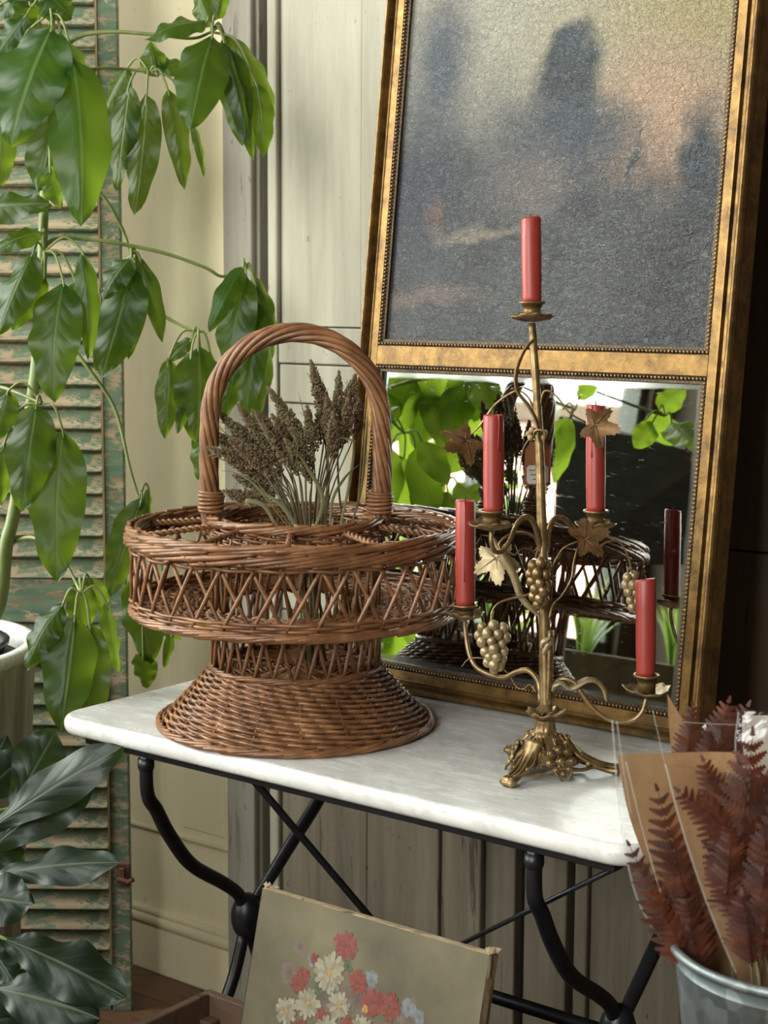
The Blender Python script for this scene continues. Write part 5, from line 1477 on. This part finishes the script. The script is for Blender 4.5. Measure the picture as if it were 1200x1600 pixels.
FLW = [(470, 1480, 16, MAV0, MAV1, None, 7, 1), (452, 1520, 20, MAV0, MAV1, None, 7, 1), (640, 1590, 30, MAV0, MAV1, None, 9, 1), (560, 1560, 40, MAV0, MAV1, None, 9, 1), (500, 1560, 45, MAV0, MAV1, None, 9, 1),
       (580, 1530, 15, BLU0, BLU1, None, 7, 2), (638, 1576, 15, BLU0, BLU1, None, 7, 2), (655, 1590, 12, BLU0, BLU1, None, 7, 2), (490, 1500, 12, BLU0, BLU1, None, 7, 1),
       (540, 1498, 10, GRN0, GRN1, None, 6, 1), (545, 1512, 8, GRN0, GRN1, None, 5, 1), (498, 1540, 18, GRN0, GRN1, None, 6, 1),
       (540, 1478, 25, RED0, RED1, None, 15, 3), (492, 1498, 11, RED0, RED1, None, 9, 2), (466, 1537, 17, RED0, RED1, None, 11, 2), (474, 1524, 14, RED0, RED1, None, 11, 2), (560, 1534, 20, RED0, RED1, None, 13, 3),
       (582, 1566, 23, RED0, RED1, None, 13, 3), (608, 1572, 24, RED0, RED1, None, 15, 3), (505, 1590, 14, RED0, RED1, None, 11, 2), (545, 1604, 18, RED0, RED1, None, 12, 2),
       (516, 1520, 34, WH0, WH1, YEL, 17, 3), (482, 1568, 26, WH0, WH1, YEL, 15, 2), (448, 1578, 24, WH0, WH1, YEL, 13, 2), (530, 1572, 24, WH0, WH1, YEL, 15, 2), (512, 1612, 26, WH0, WH1, YEL, 15, 2), (566, 1606, 22, WH0, WH1, YEL, 15, 2), (571, 1577, 7, YEL, YEL, None, 6, 1),
       (470, 1620, 26, RED0, RED1, None, 13, 3), (610, 1625, 26, WH0, WH1, YEL, 15, 2)]
b = MB(); b.col = []
for i, f_ in enumerate(FLW): flower(b, *f_, 900 + i, 0.00015 + i * 0.00003)
b.build('painted_flowers', M['paint'], pic, smooth=False, kind='stuff')

# ------------------------------------------------------------------ galvanised bucket on a wooden box
BKC = Vector((1.222, -0.05, 0.0)); BKR = 0.137; BKZ = 0.722; BKH = 0.30
t = NT('galvanised_zinc')
vz = t.voro(t.map((70, 70, 44)), 1.0, 'F1', 'Color'); vn = t.noise(t.map((20, 20, 14)), 1.0, 5, 0.65)
vx, vy, vzz = t.sep(vz)
t.set(color=t.mix(t.math('MULTIPLY', vn, 0.6), t.ramp(vx, [(0.0, srgb(104, 112, 112)), (0.6, srgb(124, 132, 132)), (1.0, srgb(150, 158, 156))]), srgb(98, 106, 106)), rough=t.ramp(vn, [(0.3, 0.32), (0.7, 0.55)]), metal=0.65)
t.bump(vn, 0.15, 0.002); M['zinc'] = t.m
bx_ = empty('upturned_box', 'plain wooden box that the zinc bucket stands on', 'box', (BKC.x, BKC.y, 0))
zb_ = BKZ - BKH
for i in range(4):
    b = MB(); b.box((BKC.x - 0.17, BKC.y - 0.17 + 0.085 * i + 0.002, zb_ - 0.014), (BKC.x + 0.17, BKC.y - 0.17 + 0.085 * (i + 1) - 0.002, zb_ - 0.0005)); b.build('top_slat', M['crate'], bx_, smooth=False, bevel=0.0015)
for (a, c) in (((-0.168, -0.168), (0.168, -0.155)), ((-0.168, 0.155), (0.168, 0.168)), ((-0.168, -0.154), (-0.155, 0.154)), ((0.155, -0.154), (0.168, 0.154))):
    for (q0, q1) in ((0.0, 0.2), (0.207, zb_ - 0.015)):
        b = MB(); b.box((BKC.x + a[0], BKC.y + a[1], q0), (BKC.x + c[0], BKC.y + c[1], q1)); b.build('side_board', M['crate'], bx_, smooth=False, bevel=0.0015)
bk = empty('zinc_bucket', 'dull galvanised zinc bucket in the lower right corner', 'bucket', (BKC.x, BKC.y, zb_))
b = MB(); b.lathe([(0, zb_), (BKR * 0.72, zb_), (BKR * 0.73, zb_ + 0.006), (BKR * 0.80, zb_ + BKH * 0.33), (BKR * 0.812, zb_ + BKH * 0.35), (BKR * 0.80, zb_ + BKH * 0.37), (BKR * 0.895, zb_ + BKH * 0.80), (BKR * 0.912, zb_ + BKH * 0.815), (BKR * 0.905, zb_ + BKH * 0.83), (BKR * 0.965, BKZ - 0.006),
                   (BKR * 0.955, BKZ - 0.008), (BKR * 0.72, zb_ + 0.01), (0, zb_ + 0.01)], (BKC.x, BKC.y, 0), 64); b.build('body', M['zinc'], bk)
b = MB(); b.tube([(BKC.x + BKR * 0.975 * cos(a), BKC.y + BKR * 0.975 * sin(a), BKZ - 0.003) for a in [2 * pi * i / 64 for i in range(64)]], 0.0052, 8, True); b.build('rolled_rim', M['zinc'], bk)

# ------------------------------------------------------------------ cellophane sleeves of dried fern
t = NT('cellophane')
gl = t.node('ShaderNodeBsdfGlossy'); gl.inputs['Roughness'].default_value = 0.10
trn = t.node('ShaderNodeBsdfTransparent'); trn.inputs['Color'].default_value = (0.95, 0.95, 0.95, 1)
lw = t.node('ShaderNodeLayerWeight'); lw.inputs['Blend'].default_value = 0.5
wr = t.noise(t.map((9, 9, 4)), 1.0, 5, 0.55, 1.5)
bm = t.node('ShaderNodeBump'); bm.inputs['Strength'].default_value = 0.55; bm.inputs['Distance'].default_value = 0.02; t.l.new(wr, bm.inputs['Height'])
t.l.new(bm.outputs[0], gl.inputs['Normal']); t.l.new(bm.outputs[0], lw.inputs['Normal'])
fac = t.math('MULTIPLY_ADD', t.math('POWER', lw.outputs['Facing'], 3.0), 0.75, 0.06)
mxs = t.node('ShaderNodeMixShader'); t.l.new(fac, mxs.inputs[0]); t.l.new(trn.outputs[0], mxs.inputs[1]); t.l.new(gl.outputs[0], mxs.inputs[2]); t.l.new(mxs.outputs[0], t.out.inputs['Surface'])
M['film'] = t.m
t = NT('kraft_paper')
k1 = t.noise(t.map((60, 60, 60)), 1.0, 5, 0.7); k2 = t.noise(t.map((6, 6, 6)), 1.0, 3, 0.5)
t.set(color=t.mix(t.ramp(k2, [(0.35, 0), (0.65, 0.5)]), t.ramp(k1, [(0.3, srgb(132, 98, 66)), (0.7, srgb(176, 138, 98))]), srgb(196, 168, 132)), rough=0.7)
t.bump(t.math('ADD', k2, t.math('MULTIPLY', k1, 0.2)), 0.4, 0.003)
tl = t.node('ShaderNodeBsdfTranslucent'); tl.inputs['Color'].default_value = srgb(190, 140, 90)
mxs = t.node('ShaderNodeMixShader'); mxs.inputs[0].default_value = 0.25; t.l.new(t.b.outputs[0], mxs.inputs[1]); t.l.new(tl.outputs[0], mxs.inputs[2]); t.l.new(mxs.outputs[0], t.out.inputs['Surface'])
M['kraft'] = t.m
t = NT('film_edge_glint'); trn = t.node('ShaderNodeBsdfTransparent'); mxs = t.node('ShaderNodeMixShader'); mxs.inputs[0].default_value = 0.18  # see-through white that paints highlights along film edges and folds
t.set(color=srgb(214, 218, 218), rough=0.2); t.l.new(trn.outputs[0], mxs.inputs[1]); t.l.new(t.b.outputs[0], mxs.inputs[2]); t.l.new(mxs.outputs[0], t.out.inputs['Surface']); M['film_edge_glint'] = t.m
M['white_paper'] = plain('white_paper', srgb(226, 216, 204), 0.7, nscale=20, var=0.05)
t = NT('dried_fern')
f1 = t.noise(t.map((30, 30, 30)), 1.0, 4, 0.6)
t.set(color=t.ramp(f1, [(0.28, srgb(34, 14, 8)), (0.5, srgb(70, 30, 14)), (0.75, srgb(116, 58, 30))]), rough=0.6)
tl = t.node('ShaderNodeBsdfTranslucent'); tl.inputs['Color'].default_value = srgb(150, 62, 28)
mxs = t.node('ShaderNodeMixShader'); mxs.inputs[0].default_value = 0.2; t.l.new(t.b.outputs[0], mxs.inputs[1]); t.l.new(tl.outputs[0], mxs.inputs[2]); t.l.new(mxs.outputs[0], t.out.inputs['Surface'])
M['fern'] = t.m

def sheet(b, left, right, d, bulge, nu=14, nv=20, wrink=0.003, seed=0, dl=None, dr=None):
    """a bent sheet between two edges, at its own distance, bowed by bulge (fraction of its width)"""
    dl = d if dl is None else dl; dr = d if dr is None else dr
    A = bez([P(x, y, dl + 0.012 * i / len(left)) for i, (x, y) in enumerate(left)], nv * 2); B = bez([P(x, y, dr + 0.012 * i / len(right)) for i, (x, y) in enumerate(right)], nv * 2)
    def samp(c, v): k = v * (len(c) - 1); i = min(int(k), len(c) - 2); return c[i].lerp(c[i + 1], k - i)
    vs = []
    for i in range(nv + 1):
        v = i / nv; p, q = samp(A, v), samp(B, v); w = (q - p).length
        for j in range(nu + 1):
            u = j / nu
            nn = noise.noise(Vector((u * 3 + seed, v * 4, seed * 1.7))) * wrink
            vs.append(p.lerp(q, u) + FW * (bulge * w * sin(pi * u) + nn))
    m = nu + 1
    b.add(vs, [(i * m + j, i * m + j + 1, (i + 1) * m + j + 1, (i + 1) * m + j) for i in range(nv) for j in range(nu)])
def glint_line(b, pts, d, r):  # thin tube drawn as a bright streak on the cellophane
    b.tube(bez([P(x, y, d + 0.012 * i / len(pts)) for i, (x, y) in enumerate(pts)], 24), r, 5)

def frond(b, base, tip, W, nrm, seed, bend=0.1, n=11, sub=9):
    """a leathery fern frond: opposite toothed pinnae that shorten to the tip"""
    random.seed(seed)
    base = Vector(base); tip = Vector(tip); L = (tip - base).length; T = (tip - base).normalized()
    N = Vector(nrm); N = (N - T * N.dot(T)).normalized(); S = T.cross(N)
    cv = bez([base, (base + tip) / 2 + N * bend * L + S * random.uniform(-0.06, 0.06) * L, tip], 20)
    b.tube(cv, [0.0012 - 0.0008 * i / (len(cv) - 1) for i in range(len(cv))], 4)
    def at(v): k = v * (len(cv) - 1); i = min(int(k), len(cv) - 2); return cv[i].lerp(cv[i + 1], k - i)
    step = L * 0.9 / n
    for i in range(n + 1):
        v = 0.08 + 0.92 * i / n
        for sd in ((-1, 1) if i < n else (0,)):
            o = at(min(1, v)); ln = W * 1.12 * (1.06 - v) ** 0.8 * (0.65 + 0.35 * min(1, v * 5)) * random.uniform(0.85, 1.12) + 0.005
            dirn = (S * sd + T * (0.62 if sd else 1.0) + N * random.uniform(-0.30, 0.10)).normalized()
            ref = N + S * random.uniform(-0.4, 0.4); pn = dirn.cross(ref).normalized(); nn = pn.cross(dirn)
            m = max(4, int(sub * ln / W) + 2); hw = min(ln * 0.30, step * 0.78)
            vs = []; fs = []
            for j in range(m + 1):
                w = j / m; c = o + dirn * ln * w - nn * 0.16 * ln * w * w
                prof = hw * (1.0 - w) ** 0.75 + 0.0006
                vs += [c + pn * prof * 0.55, c, c - pn * prof * 0.55]
                if j < m:      # forward-pointing teeth
                    c2 = o + dirn * ln * (w + 0.85 / m) - nn * (0.16 * ln * w * w + 0.10 * prof)
                    k = len(vs)
                    vs += [c2 + pn * prof * 1.05, c2 - pn * prof * 1.05]
            idx = lambda j: 5 * j
            for j in range(m):
                q = idx(j); r = idx(j + 1)
                fs += [(q, q + 3, r, r + 1, q + 1), (q + 1, r + 1, r + 2, q + 4, q + 2)]
            b.add(vs, fs)

def bkt_in(a, r=0.05): return Vector((BKC.x + r * cos(a), BKC.y + r * sin(a), zb_ + 0.02))
s1 = empty('fern_bouquet', 'leftmost cellophane and kraft sleeve of dried fern, overhanging the marble', 'bouquet', P(1150, 1560, 1.76), group='sleeved dried ferns in the zinc bucket')
b = MB()
sheet(b, [(964, 1180), (985, 1280), (1015, 1360), (1050, 1440), (1090, 1520), (1110, 1580)], [(1150, 1176), (1150, 1280), (1150, 1360), (1152, 1440), (1152, 1530), (1152, 1590)], 1.765, 0.10, wrink=0.006, seed=1)
b.build('kraft_sheet', M['kraft'], s1)
b = MB()
sheet(b, [(957, 1125), (966, 1250), (980, 1345), (1005, 1425), (1060, 1500), (1110, 1560)], [(1052, 1136), (1068, 1250), (1090, 1345), (1110, 1425), (1135, 1500), (1150, 1565)], 1.735, -0.12, wrink=0.012, seed=2, dl=1.75)
b.build('cellophane', M['film'], s1)
eb = MB()
glint_line(eb, [(957, 1125), (966, 1250), (980, 1345), (1005, 1425), (1060, 1500), (1110, 1560)], 1.749, 0.0011)
glint_line(eb, [(964, 1127), (974, 1200), (986, 1270)], 1.742, 0.0008)
glint_line(eb, [(1020, 1110), (1036, 1180), (1050, 1240)], 1.738, 0.0006)
glint_line(eb, [(978, 1190), (1005, 1300), (1040, 1420), (1070, 1500)], 1.733, 0.0009)
eb.build('film_glint', M['film_edge_glint'], s1)
FR1 = [((1085, 1440), (1028, 1236), 44, 1.748, 'a'), ((1062, 1500), (984, 1322), 30, 1.742, 'b'), ((1075, 1510), (1018, 1408), 30, 1.735, 'c'), ((1100, 1500), (1048, 1330), 46, 1.75, 'd'), ((1100, 1520), (1072, 1400), 40, 1.738, 'e')]
for i, (bs, tp_, w, d, _) in enumerate(FR1):
    b = MB(); frond(b, P(bs[0], bs[1], d), P(tp_[0], tp_[1], d), w * d / FPX, -FW + UP * 0.2, 400 + i, 0.06)
    b.build('fern_frond', M['fern'], s1, smooth=False)
s2 = empty('fern_bouquet', 'front sleeve of dried fern with a tall rust-brown frond over pale kraft', 'bouquet', P(1180, 1560, 1.71), group='sleeved dried ferns in the zinc bucket')
b = MB()
sheet(b, [(1040, 1196), (1062, 1280), (1090, 1370), (1120, 1450), (1150, 1520), (1165, 1585)], [(1300, 1235), (1290, 1300), (1270, 1380), (1250, 1450), (1225, 1520), (1200, 1585)], 1.715, 0.10, wrink=0.008, seed=3)
b.build('kraft_sheet', M['kraft'], s2)
b = MB()
sheet(b, [(1038, 1192), (1060, 1280), (1088, 1370), (1118, 1450), (1150, 1520), (1168, 1590)], [(1310, 1215), (1300, 1300), (1280, 1380), (1255, 1450), (1228, 1520), (1200, 1590)], 1.705, -0.12, wrink=0.012, seed=4)
b.build('cellophane', M['film'], s2)
eb = MB()
glint_line(eb, [(1040, 1194), (1062, 1280), (1090, 1370), (1120, 1450), (1150, 1520)], 1.704, 0.0011)
eb.build('film_glint', M['film_edge_glint'], s2)
FR2 = [((1160, 1420), (1176, 1150), 74, 1.695), ((1165, 1340), (1062, 1238), 40, 1.69), ((1135, 1400), (1140, 1292), 34, 1.685), ((1180, 1440), (1110, 1330), 44, 1.69), ((1190, 1440), (1225, 1230), 60, 1.69), ((1170, 1460), (1195, 1300), 60, 1.685),
       ((1190, 1500), (1205, 1380), 60, 1.68), ((1175, 1510), (1160, 1400), 40, 1.68), ((1150, 1310), (1100, 1190), 34, 1.70), ((1160, 1330), (1200, 1210), 44, 1.697)]
for i, (bs, tp_, w, d) in enumerate(FR2):
    b = MB(); frond(b, P(bs[0], bs[1], d), P(tp_[0], tp_[1], d), w * d / FPX, -FW + UP * 0.2, 430 + i, 0.05, 12, 9)
    b.build('fern_frond', M['fern'], s2, smooth=False)
s3 = empty('fern_bouquet', 'rear sleeve of dark red fern rising in front of the gilt frame', 'bouquet', P(1190, 1560, 1.84), group='sleeved dried ferns in the zinc bucket')
b = MB(); sheet(b, [(1043, 1084), (1050, 1180), (1075, 1300), (1120, 1450), (1165, 1575)], [(1092, 1165), (1095, 1230), (1110, 1310), (1140, 1450), (1175, 1580)], 1.85, 0.08, wrink=0.004, seed=5); b.build('kraft_sheet', M['kraft'], s3)
b = MB(); sheet(b, [(1066, 1128), (1075, 1230), (1100, 1330), (1140, 1450), (1170, 1580)], [(1162, 1133), (1180, 1230), (1190, 1330), (1195, 1450), (1200, 1580)], 1.82, -0.10, wrink=0.012, seed=6)
b.build('cellophane', M['film'], s3)
eb = MB()
glint_line(eb, [(1066, 1128), (1110, 1131), (1162, 1133)], 1.815, 0.0007)
eb.build('film_glint', M['film_edge_glint'], s3)
for i, (bs, tp_, w, d) in enumerate([((1072, 1200), (1082, 1102), 22, 1.845), ((1100, 1220), (1138, 1098), 44, 1.85), ((1120, 1215), (1168, 1104), 36, 1.86), ((1105, 1240), (1110, 1140), 34, 1.84)]):
    b = MB(); frond(b, P(bs[0], bs[1], d), P(tp_[0], tp_[1], d), w * d / FPX, -FW + UP * 0.5, 460 + i, 0.18)
    b.build('fern_frond', M['fern'], s3, smooth=False)
for (bs_, k) in ((s1, 0), (s2, 1), (s3, 2)):    # stalks down into the bucket
    b = MB(); c = world_loc(bs_)
    for j in range(5):
        a = j * 1.3 + k
        b.tube([c + Vector((0.008 * cos(a), 0.008 * sin(a), 0.06)), Vector((BKC.x - 0.02 + 0.02 * k + 0.02 * cos(a), BKC.y + 0.02 * sin(a), zb_ + 0.014))], 0.0018, 5)
    b.build('stalks', M['drystem'], bs_)
s4 = empty('wrapped_bouquet', 'white paper wrapped bouquet in clear film at the right edge', 'bouquet', P(1240, 1560, 1.80))
b = MB(); sheet(b, [(1160, 1118), (1162, 1180), (1180, 1300), (1200, 1450), (1215, 1575)], [(1290, 1122), (1290, 1180), (1280, 1300), (1260, 1450), (1240, 1575)], 1.80, 0.10, wrink=0.006, seed=7); b.build('paper', M['white_paper'], s4)
b = MB(); sheet(b, [(1154, 1112), (1150, 1180), (1172, 1300), (1196, 1450), (1212, 1575)], [(1300, 1112), (1300, 1180), (1286, 1300), (1262, 1450), (1240, 1575)], 1.785, -0.12, wrink=0.012, seed=8)
b.build('cellophane', M['film'], s4)
eb = MB()
glint_line(eb, [(1154, 1112), (1150, 1180), (1172, 1300)], 1.784, 0.0010)
eb.build('film_glint', M['film_edge_glint'], s4)
b = MB()
for j in range(4): b.tube([P(1235, 1570, 1.80) + Vector((0.006 * cos(j), 0.006 * sin(j), 0)), Vector((BKC.x + 0.04 + 0.012 * cos(j), BKC.y + 0.03 + 0.012 * sin(j), zb_ + 0.014))], 0.0018, 5)
b.build('stalks', M['drystem'], s4)

# ------------------------------------------------------------------ the part of the shop that the mirror shows
# a low bench with a trough of grassy plants and a dark slate board, in front of the shop window
bp = refl(985, 1010, 1.75)
bench = empty('plant_bench', 'weathered wooden bench seen in the mirror, carrying a trough', 'bench', (bp.x, bp.y, 0))
bz = bp.z - 0.16
adir = Vector((0.88, -0.47, 0)).normalized(); bdir = Vector((-adir.y, adir.x, 0))
def ob(par, name, c, ex_, ey_, ez_, mat):
    b = MB(); b.obox(Vector(c), adir * ex_, bdir * ey_, Vector((0, 0, ez_))); return b.build(name, mat, par, smooth=False, bevel=0.003)
for k in range(3): ob(bench, 'seat_plank', (bp.x + bdir.x * (-0.11 + 0.11 * k), bp.y + bdir.y * (-0.11 + 0.11 * k), bz - 0.012), 0.55, 0.052, 0.012, M['old_board'])
for sx in (-0.48, 0.48):
    for sy in (-0.12, 0.12): ob(bench, 'leg', Vector((bp.x, bp.y, (bz - 0.024) / 2)) + adir * sx + bdir * sy, 0.02, 0.02, (bz - 0.024) / 2, M['old_board'])
trough = empty('plant_trough', 'long wooden trough of grassy plants reflected in the mirror', 'planter', (bp.x, bp.y, bz))
for (o_, ex_, ey_) in (((0, -0.10), 0.45, 0.008), ((0, 0.10), 0.45, 0.008), ((-0.442, 0), 0.008, 0.092), ((0.442, 0), 0.008, 0.092)):
    ob(trough, 'side_board', Vector((bp.x, bp.y, bz + 0.065)) + adir * o_[0] + bdir * o_[1], ex_, ey_, 0.065, M['old_board'])
ob(trough, 'soil', Vector((bp.x, bp.y, bz + 0.05)), 0.434, 0.092, 0.048, M['soil'])
M['grass_leaf'] = leaf_material('grassy_leaf', srgb(84, 120, 70), srgb(128, 160, 96), srgb(170, 200, 90), 0.45, 0.35, srgb(170, 190, 130), 6.0)
random.seed(21)
for k in range(4):
    c = Vector((bp.x, bp.y, bz + 0.098)) + adir * (-0.34 + 0.226 * k) + bdir * random.uniform(-0.03, 0.03)
    g = empty('grassy_plant', 'grassy green plant in the trough, number %s from the wall end' % ('one two three four five six seven'.split()[k]), 'plant', c, group='grassy plants in the trough')
    for j in range(22):
        a = random.uniform(0, 6.28); L = random.uniform(0.14, 0.26); el = random.uniform(0.75, 1.4)
        tip_ = c + Vector((cos(a) * cos(el) * L, sin(a) * cos(el) * L, sin(el) * L))
        b = MB(); leaf_mesh(b, c + Vector((0.01 * cos(a), 0.01 * sin(a), -0.002)), tip_, random.uniform(0.005, 0.009), Vector((-cos(a) * 0.5, -sin(a) * 0.5, 1)), 0.22, 0.3, 0.1, j, nv=8, nu=1)
        b.build('leaf', M['grass_leaf'], g)
# dark slate board on an easel leg frame
t = NT('slate'); sn_ = t.noise(t.map((14, 14, 60)), 1.0, 5, 0.7)
t.set(color=t.ramp(sn_, [(0.3, srgb(42, 45, 50)), (0.7, srgb(72, 75, 79))]), rough=0.55); t.bump(sn_, 0.3, 0.002); M['slate'] = t.m
q00, q10, q11, q01 = refl(878, 648, 1.35), refl(1120, 712, 1.35), refl(1120, 880, 1.45), refl(868, 880, 1.45)
sl = empty('slate_board', 'dark slate board with a sloping top seen in the mirror', 'board', ((q01.x + q11.x) / 2, (q01.y + q11.y) / 2, 0))
th3 = (q10 - q00).cross(q01 - q00).normalized() * 0.018
b = MB(); b.add([q00, q10, q11, q01, q00 + th3, q10 + th3, q11 + th3, q01 + th3], [(0, 1, 2, 3), (7, 6, 5, 4), (0, 4, 5, 1), (1, 5, 6, 2), (2, 6, 7, 3), (3, 7, 4, 0)]); b.build('slab', M['slate'], sl, smooth=False, bevel=0.003)
for q in (q01.lerp(q11, 0.12), q01.lerp(q11, 0.88)):
    b = MB(); b.tube([q + th3 * 0.5 + Vector((0, 0, 0.01)), Vector((q.x, q.y, 0.0))], 0.012, 8); b.build('leg', M['dark_board'], sl)

# greenery and a pink house front outside the windows
random.seed(9)
def shrub(c, R, H, n, name, label, mat, grp):
    s = empty(name, label, 'shrub', c, group=grp)
    b = MB(); b.tube([c, c + Vector((0, 0, H * 0.7))], 0.03, 8); b.build('trunk', M['bark'], s)
    b = MB()
    for k in range(n):
        a = random.uniform(0, 6.28); el = random.uniform(-0.6, 1.4); r = R * random.uniform(0.55, 1.0)
        p = c + Vector((cos(a) * cos(el) * r, sin(a) * cos(el) * r, H * 0.6 + sin(el) * H * 0.42))
        d = Vector((cos(a) + random.uniform(-0.5, 0.5), sin(a) + random.uniform(-0.5, 0.5), random.uniform(-0.9, 0.4))).normalized()
        leaf_mesh(b, p, p + d * random.uniform(0.12, 0.2), random.uniform(0.025, 0.045), Vector((cos(a), sin(a), 0.8)), 0.1, 0.2, 0.05, k, nv=4, nu=1)
    b.build('foliage', mat, s, kind='stuff')
GO = 'shrubs outside the shop window'
for i, (x, y, R, H, lab) in enumerate(((-2.9, -2.2, 0.55, 1.5, 'round green shrub outside the side window, nearest the street door'), (-2.7, -3.6, 0.6, 1.3, 'broad green shrub outside at the window corner'),
                                       (-1.6, -5.0, 0.6, 1.4, 'green shrub outside the front window'), (-3.6, -4.6, 0.7, 2.2, 'tall green shrub farthest out in the street'), (-2.5, -1.0, 0.45, 1.2, 'small green shrub outside beside the shutter'))):
    shrub(Vector((x, y, -0.02)), R, H, 420, 'street_shrub', lab, M['umbrella_leaf'], GO)
hs_ = empty('house_front', 'pale pink rendered house across the street', 'building', (-6.0, -8.0, -0.02))
def hb(name, a, c, mat):
    b = MB(); b.box(a, c); b.build(name, mat, hs_, smooth=False)
hb('wall', (-9.0, -9.3, -0.02), (-3.0, -8.8, 2.6), M['pink_wall'])
hb('roof', (-9.2, -9.5, 2.6), (-2.8, -8.6, 2.75), M['dark_board'])
for x in (-7.8, -6.2, -4.6): hb('window', (x, -8.82, 0.9), (x + 0.7, -8.78, 2.0), M['win_frame'])
